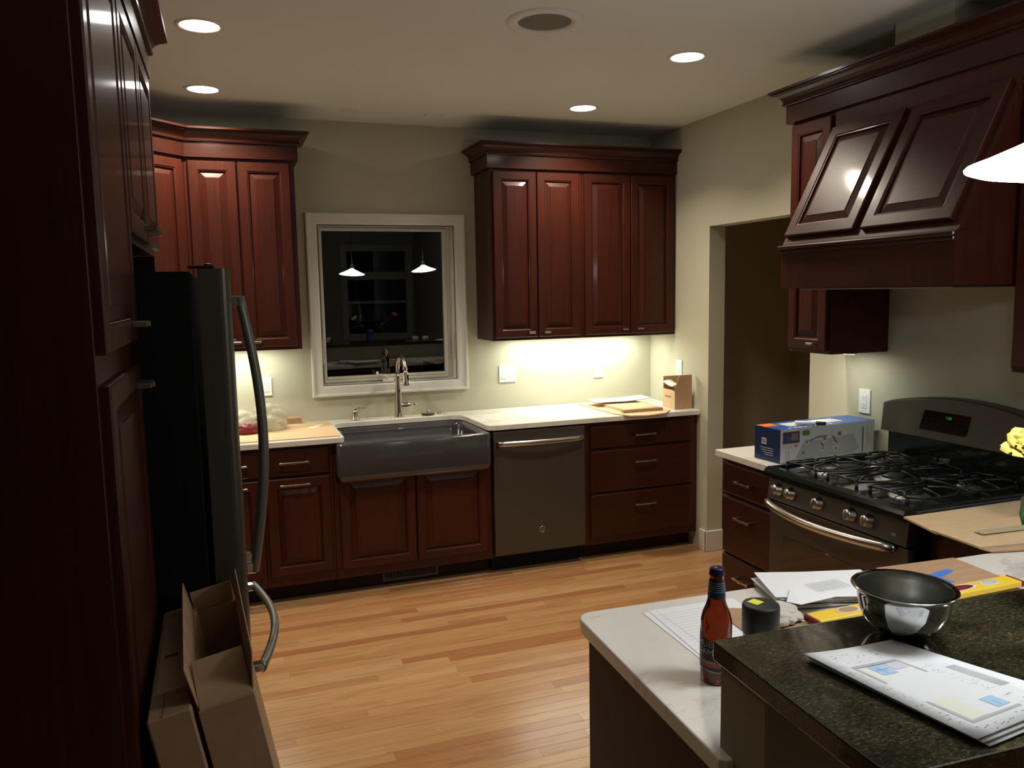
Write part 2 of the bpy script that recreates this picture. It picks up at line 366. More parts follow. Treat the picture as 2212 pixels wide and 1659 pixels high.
# ------------------------------------------------------------------ cabinets
FW = .056
def pull(parent, cx, cz, y, L, vertical=False):
    q = B(); h = L/2
    def bx(a0, a1, y0, y1, t): 
        if vertical: q.box(cx-t, cx+t, y0, y1, cz+a0, cz+a1, 'nickel', bev=.0012)
        else: q.box(cx+a0, cx+a1, y0, y1, cz-t, cz+t, 'nickel', bev=.0012)
    if L < .07:
        bx(-h, h, y-.030, y-.022, .0055); bx(-h, -h+.012, y-.023, y, .0055); bx(h-.012, h, y-.023, y, .0055)
    else:
        bx(-h, h, y-.033, y-.026, .005); bx(-h+.004, -h+.02, y-.030, y, .0065); bx(h-.02, h-.004, y-.030, y, .0065); bx(-.012, .012, y-.036, y-.024, .0065)
    link('handle', q, parent, local=True)
def door(parent, x0, z0, x1, z1, y, pl=None, m='cherry', mtx=None, t=.020):
    q = B(); f = FW
    q.door_ring(x0, x1, z0, z1, [(0, y), (0, y-t+.004), (.004, y-t), (f-.010, y-t), (f-.006, y-t+.003), (f-.002, y-t+.004), (f, y-t+.010), (f, y-.001)], m, False, mtx)
    d = link('door', q, parent, local=True)
    q = B(); q.door_ring(x0+f+.0005, x1-f-.0005, z0+f+.0005, z1-f-.0005, [(0, y-.002), (0, y-t+.013), (.005, y-t+.012), (.030, y-t+.003), (.032, y-t+.0005)], m, True, mtx)
    link('panel', q, d, local=True)
    if pl: pull(d, pl[0], pl[1], y-t, pl[2])
    return d
def drawer(parent, x0, z0, x1, z1, y, L=.155, m='cherry_h', t=.020, px=None):
    q = B(); q.door_ring(x0, x1, z0, z1, [(0, y), (0, y-t+.007), (.003, y-t+.003), (.010, y-t)], m, True)
    d = link('drawer', q, parent, local=True)
    pull(d, px if px is not None else (x0+x1)/2, (z0+z1)/2 if z1-z0 < .22 else z1-.085, y-t, L)
    return d
def carcass(parent, w_, d, z0, z1, toe=0, m='cherry', flip=1):
    q = B(); q.box(.0005, w_-.0005, -d, -.003, z0, z1, m, bev=.0015); link('body', q, parent, local=True)
    if toe:
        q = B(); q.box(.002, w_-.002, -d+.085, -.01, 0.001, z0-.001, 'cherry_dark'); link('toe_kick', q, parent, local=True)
UB = 'uppers'
Z0U, Z1U = 1.387, 2.45
# right of the window: two double-door wall cabinets
c = thing('wall_cabinet', 'cherry double-door wall cabinet next to the right edge of the sink window', 'cabinet', (.554, 0, 0), 0)
carcass(c, .612, .326, Z0U, Z1U)
door(c, .014, Z0U+.018, .296, Z1U-.028, -.326, (.248, 1.435, .042)); door(c, .302, Z0U+.018, .588, Z1U-.028, -.326, (.352, 1.435, .042))
c = thing('wall_cabinet', 'cherry double-door wall cabinet in the corner above the open brown carton', 'cabinet', (1.167, 0, 0), 0)
carcass(c, .679, .326, Z0U, Z1U)
door(c, .012, Z0U+.018, .337, Z1U-.028, -.326, (.288, 1.437, .042)); door(c, .343, Z0U+.018, .66, Z1U-.028, -.326, (.400, 1.437, .042))
# left of the window
c = thing('wall_cabinet', 'cherry double-door wall cabinet next to the left edge of the sink window', 'cabinet', (-1.17, 0, 0), 0)
carcass(c, .575, .326, Z0U, Z1U)
door(c, .020, Z0U+.018, .266, Z1U-.030, -.326, (.225, 1.437, .042)); door(c, .276, Z0U+.018, .548, Z1U-.030, -.326, (.330, 1.437, .042))
c = thing('wall_cabinet', 'diagonal cherry corner wall cabinet behind the refrigerator', 'cabinet', (-1.17, -.326, 0), 0)
q = B(); q.poly([(-.0005, .0), (-.0005, .323), (-.607, .323), (-.607, -.284), (-.284, -.284)], Z0U, Z1U, 'cherry'); link('body', q, c, local=True)
MD = Matrix.Rotation(PI/4, 4, 'Z')
q = MD.copy(); q.translation = Vector((-.284, -.284, 0))
door(c, .025, Z0U+.018, .376, Z1U-.030, -.0005, None, mtx=q)
c = thing('wall_cabinet', 'cherry wall cabinet on the left wall hidden beyond the refrigerator', 'cabinet', (XL, -1.872, 0), PI/2)
carcass(c, 1.258, .326, Z0U, Z1U)
for k in range(3): door(c, .015+k*.41, Z0U+.018, .415+k*.41, Z1U-.03, -.326, (.06+k*.41, 1.437, .042))

# crown mouldings: path runs along cabinet faces with the room on its right-hand side
CROWN = [(.0, 2.455), (.021, 2.438), (.021, 2.518), (.033, 2.520), (.035, 2.527), (.031, 2.533), (.034, 2.543), (.043, 2.555), (.057, 2.566), (.072, 2.572), (.072, 2.576), (.081, 2.577), (.081, 2.588), (-.012, 2.588)]
def sweep(pts, prof, m):
    n = len(pts); rr = []
    P = [Vector((*p, 0)) for p in pts]
    for i in range(n):
        d0 = (P[i]-P[i-1]).normalized() if i else None; d1 = (P[i+1]-P[i]).normalized() if i < n-1 else None
        d0 = d0 or d1; d1 = d1 or d0
        n0 = Vector((d0.y, -d0.x, 0)); n1 = Vector((d1.y, -d1.x, 0)); nn = (n0+n1)/(1+n0.dot(n1))
        rr.append([P[i]+nn*o+Vector((0, 0, z)) for o, z in prof])
    q = B(); q.rings(rr, m, False, True, True, closed=True); return q
FRZ = [(.0, 2.452), (.021, 2.438), (.021, 2.517), (.0, 2.517)]
FRZ = [(.0005, 2.438), (.021, 2.438), (.021, 2.517), (.0005, 2.517)]
CRN = [(.0005, 2.5175), (.030, 2.5175), (.033, 2.520), (.035, 2.527), (.031, 2.533), (.034, 2.543), (.043, 2.555), (.057, 2.566), (.072, 2.572), (.072, 2.576), (.081, 2.577), (.081, 2.588), (.0005, 2.588)]
def crown(label, pts):
    t = thing('crown_moulding', label, 'moulding', (pts[0][0], pts[0][1], 2.438))
    link('frieze', sweep(pts, FRZ, 'cherry_h'), t); link('cornice', sweep(pts, CRN, 'cherry_h'), t)
crown('dark cherry crown moulding along the cabinets right of the sink window', [(.554, -.002), (.554, -.326), (XR-.0225-.060, -.326)][:2]+[(XR-.002, -.326)])
crown('red-brown crown moulding bending over the cabinets left of the sink window', [(XL+.326, -1.872), (XL+.326, -.61), (-1.17, -.326), (-.595, -.326), (-.595, -.002)])
crown('cherry crown moulding above the pantry and refrigerator along the left edge', [(XL+.002, -3.475), (-1.22, -3.475), (-1.22, -1.965), (XL+.002, -1.965)])
crown('cherry crown moulding running above the slanted range hood', [(XR-.002, -1.895), (XR-.33, -1.895), (XR-.33, -3.93), (XR-.002, -3.93)])

# ---- base cabinets, back wall
YFc = .61
c = thing('base_cabinet', 'cherry base cabinet with one drawer over one door, left of the grey sink', 'cabinet', (-.862, 0, 0), 0)
carcass(c, .372, YFc, .10, .878)
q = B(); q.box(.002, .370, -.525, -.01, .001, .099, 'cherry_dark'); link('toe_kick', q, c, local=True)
drawer(c, .016, .722, .354, .866, -YFc, .16, px=.165); door(c, .016, .165, .354, .705, -YFc, (.165, .672, .16))
c = thing('base_cabinet', 'narrow cherry corner base cabinet half hidden behind the refrigerator handle', 'cabinet', (-1.775, 0, 0), 0)
carcass(c, .912, YFc, .10, .878, 0)
q = B(); q.box(.002, .910, -.525, -.01, .001, .099, 'cherry_dark'); link('toe_kick', q, c, local=True)
drawer(c, .66, .722, .895, .866, -YFc, .12); door(c, .66, .165, .895, .705, -YFc, (.775, .672, .12))
c = thing('base_cabinet', 'cherry two-door base cabinet under the grey apron sink', 'cabinet', (-.489, 0, 0), 0)
q = B(); q.box(.0005, .9225, -YFc, -.003, .10, .655, 'cherry', bev=.0015); q.box(.0005, .017, -YFc, -.003, .655, .878, 'cherry'); q.box(.905, .9225, -YFc, -.003, .655, .878, 'cherry'); link('body', q, c, local=True)
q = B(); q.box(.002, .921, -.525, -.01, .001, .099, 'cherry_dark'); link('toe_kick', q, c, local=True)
door(c, .030, .155, .457, .700, -YFc, (.412, .668, .042)); door(c, .465, .155, .892, .700, -YFc, (.520, .668, .042))
c = thing('base_cabinet', 'cherry base cabinet of three drawers right of the dishwasher', 'cabinet', (1.040, 0, 0), 0)
carcass(c, .806, YFc, .10, .878)
q = B(); q.box(.002, .800, -.525, -.01, .001, .099, 'cherry_dark'); link('toe_kick', q, c, local=True)
drawer(c, .035, .716, .757, .858, -YFc, .15, px=.405); drawer(c, .035, .436, .757, .700, -YFc, .15, px=.405); drawer(c, .035, .145, .757, .424, -YFc, .15, px=.405)
for d_ in c.children: pass
c = thing('base_cabinet', 'cherry base cabinet on the left wall hidden beyond the refrigerator', 'cabinet', (XL, -1.93, 0), PI/2)
carcass(c, 1.29, YFc, .10, .878, 0)
for k in range(3): door(c, .015+k*.425, .155, .43+k*.425, .70, -YFc, (.22+k*.425, .668, .12)); drawer(c, .015+k*.425, .722, .43+k*.425, .866, -YFc, .12)
# vent in the toe kick
t = thing('floor_vent', 'bronze slotted vent in the toe kick under the sink', 'vent', (-.216, -.525, .02))
q = B(); q.door_ring(-.222, .112, .018, .094, [(0, -.5262), (0, -.531), (.004, -.533), (.012, -.533), (.014, -.528)], 'ventm', False); link('frame', q, t)
q = B(); q.box(-.209, .099, -.5275, -.5265, .031, .081, 'dark'); link('backing', q, t)
for k in range(30):
    q = B(); xx = -.205+k*.0104; q.box(xx, xx+.004, -.532, -.528, .031, .081, 'ventm'); link('slat', q, t)

# ---- countertops
def arc(cx, cy, r, a0, a1, n=6): return [(cx+r*math.cos(math.radians(a0+(a1-a0)*i/n)), cy+r*math.sin(math.radians(a0+(a1-a0)*i/n))) for i in range(n+1)]
def slab(name, pts, zt, th, m, label, cat='countertop', bev=.004):
    t = bmesh.new(); vs = [t.verts.new((p[0], p[1], zt-th)) for p in pts]; f = t.faces.new(vs); bmesh.ops.recalc_face_normals(t, faces=[f])
    r = bmesh.ops.extrude_face_region(t, geom=[f]); bmesh.ops.translate(t, vec=(0, 0, th), verts=[v for v in r['geom'] if isinstance(v, bmesh.types.BMVert)])
    bmesh.ops.recalc_face_normals(t, faces=t.faces)
    eds = [e for e in t.edges if abs(e.verts[0].co.z-e.verts[1].co.z) < 1e-6]
    bmesh.ops.bevel(t, geom=eds, offset=bev, segments=2, affect='EDGES', profile=.5)
    q = B(); q.merge(t, m); return single(name, q, label, cat)
CF = -.648
pts = [(XL+.002, -.002), (XR-.002, -.002), (XR-.002, CF)] + arc(.450, CF+.03, .03, 270, 200, 4)[0:0] + [(.445, CF), (.418, CF+.012), (.405, CF+.05), (.392, -.26)] + arc(.312, -.215, .075, 0, 90) + arc(-.345, -.215, .075, 90, 180) + [(-.423, -.26), (-.423, CF+.02), (-.430, CF+.006), (-.445, CF), (-1.115, CF), (-1.132, CF-.01), (-1.132, -1.945), (XL+.002, -1.945)]
slab('countertop', pts, .914, .032, 'quartz', 'white veined countertop around the sink under the window')
slab('countertop', [(XR-.648, -1.777), (XR-.002, -1.777), (XR-.002, -2.238), (XR-.648, -2.238)], .914, .032, 'quartz', 'short white countertop between the doorway and the gas range')

# ---- sink
t = thing('apron_sink', 'glossy dark grey apron-front sink below the window', 'sink', (-.03, -.4, .72))
def rrect(x0, x1, y0, y1, r, z, n=5):
    P = []
    for cx, cy, a in ((x1-r, y1-r, 0), (x0+r, y1-r, 90), (x0+r, y0+r, 180), (x1-r, y0+r, 270)):
        for i in range(n+1): an = math.radians(a+90*i/n); P.append(Vector((cx+r*math.cos(an), cy+r*math.sin(an), z)))
    return P
q = B(); X0, X1, Y0, Y1 = -.4705, .4145, -.692, -.115
q.rings([rrect(X0+.02, X1-.02, Y0+.02, Y1, .03, .664), rrect(X0+.004, X1-.004, Y0+.004, Y1, .03, .672), rrect(X0, X1, Y0, Y1, .03, .70)] , 'sinkm', True, True)
q.rings([rrect(X0, X1, Y0, Y1, .03, .70), rrect(X0, X1, Y0, Y1, .03, .868), rrect(X0+.004, X1-.004, Y0+.004, Y1-.002, .03, .877), rrect(X0+.014, X1-.014, Y0+.012, Y1-.006, .03, .8805), rrect(X0+.028, X1-.028, Y0+.030, Y1-.03, .05, .8795), rrect(X0+.040, X1-.040, Y0+.042, Y1-.045, .06, .872), rrect(X0+.045, X1-.045, Y0+.048, Y1-.05, .06, .85), rrect(X0+.055, X1-.055, Y0+.058, Y1-.06, .06, .72), rrect(X0+.10, X1-.10, Y0+.10, Y1-.10, .06, .690)], 'sinkm', True, False, True)
link('basin', q, t)
q = B(); q.lathe([(.0, .0), (.045, .0), (.05, .004), (.055, .004)], (-.03, -.40, .6905), 'steel', 24); link('drain', q, t)
q = B(); q.text('KOHLER', .012, Matrix.Translation((-.02, -.1855, .862)) @ Matrix.Rotation(PI/2, 4, 'X'), 'inkl', .0002) if 0 else q.box(-.03, .0, -.1795, -.1785, .856, .862, 'inkl'); link('maker_mark', q, t)

# ---- faucet and deck bits
t = thing('kitchen_faucet', 'brushed nickel gooseneck pull-down faucet behind the sink', 'faucet', (0, -.075, .914))
q = B(); q.lathe([(.029, .0), (.029, .006), (.0265, .012), (.0255, .04), (.0235, .10), (.020, .17), (.0155, .22), (.0145, .25)], (0, -.075, .9145), 'nickel', 24, cap0=True); link('base', q, t)
q = B(); pp = [(0, -.075, 1.16), (0, -.075, 1.205)]
for k in range(13): a = PI*k/12*.93; pp.append((.006*k/12, -.075-.105*(1-math.cos(a)), 1.205+.105*math.sin(a)))
q.tube(pp, .0135, 'nickel', 14); link('spout', q, t)
e = Vector(pp[-1]); q = B(); dn = Vector((.03, -.12, -1)).normalized()
q.tube([e+dn*0.0, e+dn*.012, e+dn*.06, e+dn*.085, e+dn*.092], [.0145, .0155, .0185, .0245, .0235], 'nickel', 18); sh = link('spray_head', q, t)
q = B(); q.box(-.006, .006, -.002, .002, -.022, .022, 'blackp', bev=.0018, mtx=Matrix.Translation(e+dn*.045+Vector((.008, -.017, 0)))); link('spray_button', q, sh)
q = B(); q.tube([(.012, -.077, .985), (.028, -.079, .986), (.055, -.083, .989), (.072, -.086, .991), (.078, -.087, .991)], [.017, .0195, .0195, .0165, .009], 'nickel', 18); q.tube([(.076, -.087, .991), (.09, -.089, .993), (.108, -.092, .991), (.114, -.093, .990)], [.0065, .0055, .0085, .006], 'nickel', 12); link('lever', q, t)
q = B(); q.box(.000, .007, -.0985, -.0955, 1.075, 1.092, 'blackp', bev=.001); link('sensor', q, t)
t = thing('soap_dispenser', 'small brushed nickel soap dispenser left of the faucet', 'dispenser', (-.275, -.075, .914))
q = B(); q.lathe([(.024, 0), (.024, .004), (.017, .012), (.0155, .05), (.0145, .062)], (-.275, -.075, .9145), 'nickel', 20, cap0=True, cap1=True); link('body', q, t)
q = B(); q.lathe([(.010, 0), (.0125, .004), (.0125, .016), (.008, .019)], (-.275, -.075, .9765), 'nickel', 16, cap0=True, cap1=True); q.tube([(-.275, -.075, .988), (-.25, -.085, .990), (-.215, -.098, .989)], [.006, .0045, .0035], 'nickel', 8); link('pump', q, t)
t = thing('sink_strainer', 'steel sink strainer basket on the ledge right of the faucet', 'strainer', (.19, -.068, .914))
q = B(); q.lathe([(.030, 0), (.041, .004), (.043, .008), (.040, .011), (.022, .009), (.02, .012)], (.19, -.068, .9145), 'blackp', 24, cap0=True); q.lathe([(.0, .0125), (.024, .012), (.038, .0115)], (.19, -.068, .9145), 'nickel', 24); link('basket', q, t)
q = B(); q.lathe([(.004, 0), (.004, .010), (.013, .013), (.012, .019), (.003, .021)], (.19, -.068, .9270), 'nickel', 16, cap1=True); link('knob', q, t)
q = B(); q.lathe([(.018, 0), (.019, .003), (.014, .007), (.003, .009)], (.272, -.052, .9145), 'nickel', 20, cap0=True, cap1=True); single('deck_cap', q, 'small round metal cap lying beside the strainer on the ledge', 'cap')

# ---- dishwasher
t = thing('dishwasher', 'slate grey dishwasher between the sink cabinet and the drawers', 'dishwasher', (.437, -.62, 0))
q = B(); q.box(.4375, 1.0345, -.60, -.05, .10, .872, 'blackp'); link('tub', q, t)
q = B(); q.box(.441, 1.031, -.640, -.602, .118, .872, 'slate', bev=.004, seg=2); d = link('door', q, t)
q = B(); q.box(.452, 1.02, -.6395, -.60, .8725, .8745, 'mirror'); link('control_strip', q, t)
q = B(); n = 17; a_, b_ = .462, 1.012
rr = []
for k in range(n):
    u = k/(n-1); x = a_+(b_-a_)*u; yy = -.668-.022*math.sin(PI*u); rr.append([Vector((x, yy-.004, .785)), Vector((x, yy-.009, .792)), Vector((x, yy-.009, .810)), Vector((x, yy-.004, .817)), Vector((x, yy+.004, .815)), Vector((x, yy+.004, .787))])
q.rings(rr, 'steel', True, True, True); q.box(a_, a_+.02, -.668, -.6405, .790, .812, 'steel', bev=.002); q.box(b_-.02, b_, -.668, -.6405, .790, .812, 'steel', bev=.002); link('handle', q, d)
MX = Matrix.Rotation(PI/2, 4, 'X')
q = B(); q.lathe([(.0165, 0), (.0165, .002), (.0195, .002), (.0195, 0)], (.741, -.6405, .252), 'steel', 28, mtx=MX); q.text('GE', .018, Matrix.Translation((.741, -.6415, .252)) @ MX, 'steel', .0004); link('emblem', q, d, label='round chrome emblem')
q = B(); q.box(.445, 1.028, -.545, -.10, .002, .099, 'dark'); link('toe_kick', q, t)

# ---- outlets and switches
def plate(label, pos, rot, kinds, cat='outlet', group=None):
    wd = .072 if len(kinds) == 1 else .118
    t = thing('wall_outlet' if cat == 'outlet' else 'light_switch', label, cat, pos, rot, group)
    q = B(); q.box(-wd/2, wd/2, -.007, -.0005, -.058, .058, 'plate', bev=.003, seg=2); link('cover_plate', q, t, local=True)
    for i, k in enumerate(kinds):
        cx = 0 if len(kinds) == 1 else (-.023 if i == 0 else .023)
        if k == 's':
            q = B(); q.prof([(-.0072, -.034), (-.0105, -.034), (-.0078, .034), (-.0072, .034)], cx-.017, cx+.017, 'plate'); link('rocker', q, t, local=True)
        else:
            q = B(); q.box(cx-.017, cx+.017, -.0088, -.0072, -.034, .034, 'plate', bev=.0008)
            for zz in (-.018, .018):
                q.box(cx-.0075, cx-.0055, -.0092, -.0089, zz-.003, zz+.005, 'slot'); q.box(cx+.0055, cx+.0075, -.0092, -.0089, zz-.003, zz+.004, 'slot'); q.box(cx-.002, cx+.002, -.0092, -.0089, zz-.011, zz-.0075, 'slot')
            link('receptacle', q, t, local=True)
plate('white wall outlet between the refrigerator handle and the window', (-.795, 0, 1.147), 0, 'o')
plate('double-gang white switch and outlet plate just right of the window', (.758, 0, 1.146), 0, 'so')
plate('white wall outlet washed out below the right-hand wall cabinets', (1.433, 0, 1.142), 0, 'o')
plate('white switch plate on the side wall just above the open carton', (XR, -.390, 1.160), -PI/2, 's', 'switch')
plate('white wall outlet above the blue faucet carton left of the range', (XR, -2.050, 1.142), -PI/2, 'o')

# ------------------------------------------------------------------ range wall
c = thing('base_cabinet', 'cherry three-drawer base cabinet at the doorway end of the range wall', 'cabinet', (XR, -1.800, 0), -PI/2)
carcass(c, .438, YFc, .10, .878)
q = B(); q.box(.002, .436, -.525, -.01, .001, .099, 'cherry_dark'); link('toe_kick', q, c, local=True)
drawer(c, .012, .712, .425, .862, -YFc, .12, px=.20); drawer(c, .012, .420, .425, .698, -YFc, .12, px=.20); drawer(c, .012, .14, .425, .408, -YFc, .12, px=.20)
c = thing('base_cabinet', 'cherry base cabinet right of the range under the cardboard', 'cabinet', (XR, -3.008, 0), -PI/2)
carcass(c, .34, YFc, .10, .878)
q = B(); q.box(.002, .338, -.525, -.01, .001, .099, 'cherry_dark'); link('toe_kick', q, c, local=True)
drawer(c, .012, .712, .328, .862, -YFc, .12); door(c, .012, .14, .328, .698, -YFc, (.17, .66, .12))
c = thing('wall_cabinet', 'narrow cherry wall cabinet between the doorway and the slanted hood', 'cabinet', (XR, -1.905, 0), -PI/2)
carcass(c, .275, .33, Z0U, Z1U)
door(c, .008, Z0U+.016, .262, Z1U-.028, -.33, (.19, 1.432, .042))
c = thing('wall_cabinet', 'cherry wall cabinet right of the slanted hood at the right edge', 'cabinet', (XR, -3.052, 0), -PI/2)
carcass(c, .86, .33, Z0U, Z1U)
door(c, .010, Z0U+.016, .425, Z1U-.028, -.33, (.38, 1.432, .042)); door(c, .433, Z0U+.016, .85, Z1U-.028, -.33, (.48, 1.432, .042))
# hood: vertical band, sloped front with two raised-panel doors
HW = .864; HY = -2.182
t = thing('range_hood', 'dark cherry range hood with slanted two-panel front above the range', 'hood', (XR, HY, 0), -PI/2)
q = B(); T_ = (-.337, 2.366); L_ = (-.598, 1.868)
q.prof([(-.003, 1.684), (-.605, 1.684), (-.605, 1.852), (-.598, 1.868), (T_[0], T_[1]), (T_[0], 2.436), (-.003, 2.436)], .001, HW, 'cherry'); link('body', q, t, local=True)
q = B(); q.box(-.008, HW+.008, -.622, -.606, 1.846, 1.862, 'cherry_h', bev=.004); q.box(-.004, HW+.004, -.616, -.6055, 1.832, 1.846, 'cherry_h', bev=.003); link('ledge_moulding', q, t, local=True)
sl = Vector((0, T_[0]-L_[0], T_[1]-L_[1])); SLN = sl.length; sl.normalize(); nrm = Vector((0, -sl.z, sl.y))
MH = Matrix(((1, 0, 0, 0), (0, -nrm.y, sl.y, L_[0]), (0, -nrm.z, sl.z, L_[1]), (0, 0, 0, 1)))
door(t, .010, .030, .402, SLN-.012, -.0008, None, mtx=MH); door(t, .440, .030, .838, SLN-.012, -.0008, None, mtx=MH)
q = B(); q.prof([(-.56, 1.868), (-.60, 1.868), (T_[0], T_[1]-.004), (T_[0]+.04, T_[1]-.004)], HW+.0005, HW+.008, 'cherry'); link('side_trim', q, t, local=True)
q = B(); q.box(.05, HW-.05, -.55, -.06, 1.676, 1.6835, 'slate_lite', bev=.002); ins = link('filter_insert', q, t, local=True)
# range
RY0, RY1 = -2.258, -3.003; RW_ = .745
t = thing('gas_range', 'slate gas range with black cooktop and bowed oven handle', 'range', (XR, RY0, 0), -PI/2)
def lk(n_, q_, p_=None, **k): return link(n_, q_, p_ or t, local=True, **k)
q = B(); q.box(.004, RW_-.004, -.665, -.03, .06, .895, 'blackp', bev=.003); lk('body', q)
q = B(); q.box(.004, RW_-.004, -.700, -.667, .165, .790, 'slate', bev=.006, seg=2); od = lk('oven_door', q)
q = B(); q.box(.095, RW_-.095, -.7018, -.6995, .335, .655, 'glassdark', bev=.001); lk('oven_window', q, od)
pp = []
for k in range(21): u = k/20; pp.append((.012+u*(RW_-.065), -.718-.075*math.sin(PI*u)**.8, .782))
q = B(); q.tube(pp, .0145, 'steel', 12, flat=1.15)
q.tube([(pp[0][0]+.005, -.702, .782), (pp[0][0]+.005, -.722, .782)], .012, 'steel'); q.tube([(pp[-1][0]-.005, -.702, .782), (pp[-1][0]-.005, -.722, .782)], .012, 'steel'); lk('oven_handle', q, od)
q = B(); q.box(.004, RW_-.004, -.690, -.667, .06, .158, 'slate', bev=.004); lk('warming_drawer', q)
q = B(); q.prof([(-.668, .800), (-.712, .800), (-.700, .893), (-.668, .893)], .002, RW_-.002, 'slate'); cp = lk('control_panel', q)
q = B(); q.text('GE', .014, Matrix.Translation((RW_-.06, -.7098, .830)) @ Matrix.Rotation(PI/2-.128, 4, 'X'), 'inkl', .0002); lk('maker_letters', q, cp)
MK = Matrix.Rotation(PI/2-.128, 4, 'X')
for ky in (-2.327, -2.406, -2.569, -2.742, -2.828):
    q = B(); lx = RY0-ky; q.lathe([(.026, 0), (.026, .004), (.0215, .008), (.020, .026), (.016, .030), (.0, .031)], (lx, -.7068, .847), 'steel', 22, mtx=MK)
    q.box(-.0035, .0035, -.018, .018, .028, .036, 'steel', bev=.002, mtx=Matrix.Translation((lx, -.7068, .847)) @ MK @ Matrix.Rotation(rnd.uniform(-.3, .3), 4, 'Z')); lk('control_knob', q)
# cooktop tray with rolled front
q = B(); q.prof([(-.095, .893), (-.722, .890), (-.732, .897), (-.732, .915), (-.724, .928), (-.708, .935), (-.685, .934), (-.672, .924), (-.120, .924), (-.105, .934), (-.095, .934)], .0, RW_, 'black'); ck = lk('cooktop', q)
q = B(); q.box(.0, .016, -.69, -.11, .9245, .935, 'black', bev=.003); lk('cooktop_rim', q, ck); q = B(); q.box(RW_-.016, RW_, -.69, -.11, .9245, .935, 'black', bev=.003); lk('cooktop_rim', q, ck)
BN = [(.165, -.535, .046), (.165, -.255, .036), (RW_/2, -.40, .050), (RW_-.165, -.535, .050), (RW_-.165, -.255, .032)]
for bx_, by_, br in BN:
    q = B(); q.lathe([(br+.022, .0), (br+.018, .004), (br+.004, .006), (br, .012), (br-.004, .014)], (bx_, by_, .9248), 'burner', 28, cap1=True); q.lathe([(br-.006, .0145), (br-.004, .019), (br-.012, .023), (.0, .024)], (bx_, by_, .9248), 'iron', 28); lk('burner', q)
def arcp(cx, cy, r, a0, a1, n, z): return [(cx+r*math.cos(math.radians(a0+(a1-a0)*i/n)), cy+r*math.sin(math.radians(a0+(a1-a0)*i/n)), z) for i in range(n+1)]
GZ = .963
def grate(x0, x1, centers):
    q = B(); y0, y1 = -.655, -.135; r = .0048; mx = (x0+x1)/2
    q.tube([(x0+.03, y0, GZ-.006), (mx, y0, GZ), (x1-.03, y0, GZ-.006)], r, 'iron', 6); q.tube([(x0+.03, y1, GZ-.006), (mx, y1, GZ), (x1-.03, y1, GZ-.006)], r, 'iron', 6)
    q.tube([(mx, y0, GZ), (mx, (y0+y1)/2-.07, GZ)] if len(centers) > 1 else [(mx, y0, GZ), (mx, y0+.13, GZ)], r, 'iron', 6)
    q.tube([(mx, y1, GZ), (mx, (y0+y1)/2+.07, GZ)] if len(centers) > 1 else [(mx, y1, GZ), (mx, y1-.13, GZ)], r, 'iron', 6)
    for sx in (x0, x1):                                   # bowed side rails, leaf like
        s_ = 1 if sx == x0 else -1
        for cy in centers:
            h = .125 if len(centers) > 1 else .25
            q.tube([(sx+s_*.03, cy-h, GZ-.006), (sx+s_*.006, cy-h*.6, GZ-.010), (sx, cy, GZ-.012), (sx+s_*.006, cy+h*.6, GZ-.010), (sx+s_*.03, cy+h, GZ-.006)], r, 'iron', 6)
            q.tube([(sx+s_*.03, cy-h, GZ-.006), (sx+s_*.07, cy-h*.75, GZ), (sx+s_*.085, cy-h*.25, GZ+.002)], r, 'iron', 6)
            q.tube([(sx+s_*.03, cy+h, GZ-.006), (sx+s_*.07, cy+h*.75, GZ), (sx+s_*.085, cy+h*.25, GZ+.002)], r, 'iron', 6)
            q.tube([(sx, cy, GZ-.012), (sx+s_*.045, cy, GZ), (sx+s_*.075, cy, GZ+.002)], r, 'iron', 6)
    if len(centers) > 1: q.tube([(x0+.012, (y0+y1)/2, GZ-.006), (mx, (y0+y1)/2, GZ), (x1-.012, (y0+y1)/2, GZ-.006)], r, 'iron', 6)
    for fx in (x0+.03, x1-.03):
        for fy in (y0, y1): q.tube([(fx, fy, GZ-.006), (fx, fy, .9262)], [.005, .007], 'iron', 6)
    lk('grate', q)
grate(.028, .258, (-.535, -.255)); grate(.266, .479, (-.395,)); grate(.487, .717, (-.535, -.255))
# backguard: black lower strip and arched slate panel
q = B(); q.box(.012, RW_-.012, -.075, -.004, .935, 1.06, 'black', bev=.003); lk('lower_backguard', q)
n = 24; top = []
for k in range(n+1):
    u = k/n; top.append((.0+u*RW_, 1.168+.052*math.sin(PI*u)**.75))
out = [(0.012, 1.050)]+[(x, z) for x, z in top]+[(RW_-.012, 1.050)]
q = B(); fr = [Vector((x, -.118+.030*(z-1.05)/.15, z)) for x, z in out]; mid = [Vector((x, -.118+.030*(z-1.05)/.15+.010, z+.004 if z > 1.1 else z)) for x, z in out]; bk = [Vector((x, -.004, z+.002)) for x, z in out]
fr2 = [Vector((RW_/2+(p.x-RW_/2)*.988, p.y-.002, p.z-.006 if p.z > 1.1 else p.z+.003)) for p in fr]
q.rings([bk, mid, fr, fr2], 'slate', False, True, True); bg = lk('backguard', q)
def bgy(z): return -.118+.030*(z-1.05)/.15-.0025
q = B(); d0, d1, z0, z1 = .222, .448, 1.085, 1.166
q.rings([[Vector((d0-.006, bgy(z0)-.0002, z0)), Vector((d1-.012, bgy(z0)-.0002, z0)), Vector((d1, bgy(z0+.015)-.0002, z0+.012)), Vector((d1+.002, bgy(z1)-.0002, z1)), Vector((d0+.006, bgy(z1)-.0002, z1))], [Vector((d0-.004, bgy(z0)-.002, z0+.002)), Vector((d1-.013, bgy(z0)-.002, z0+.002)), Vector((d1-.002, bgy(z0+.015)-.002, z0+.013)), Vector((d1, bgy(z1)-.002, z1-.002)), Vector((d0+.006, bgy(z1)-.002, z1-.002))]], 'screen', False, False, True); ds = lk('display', q, bg)
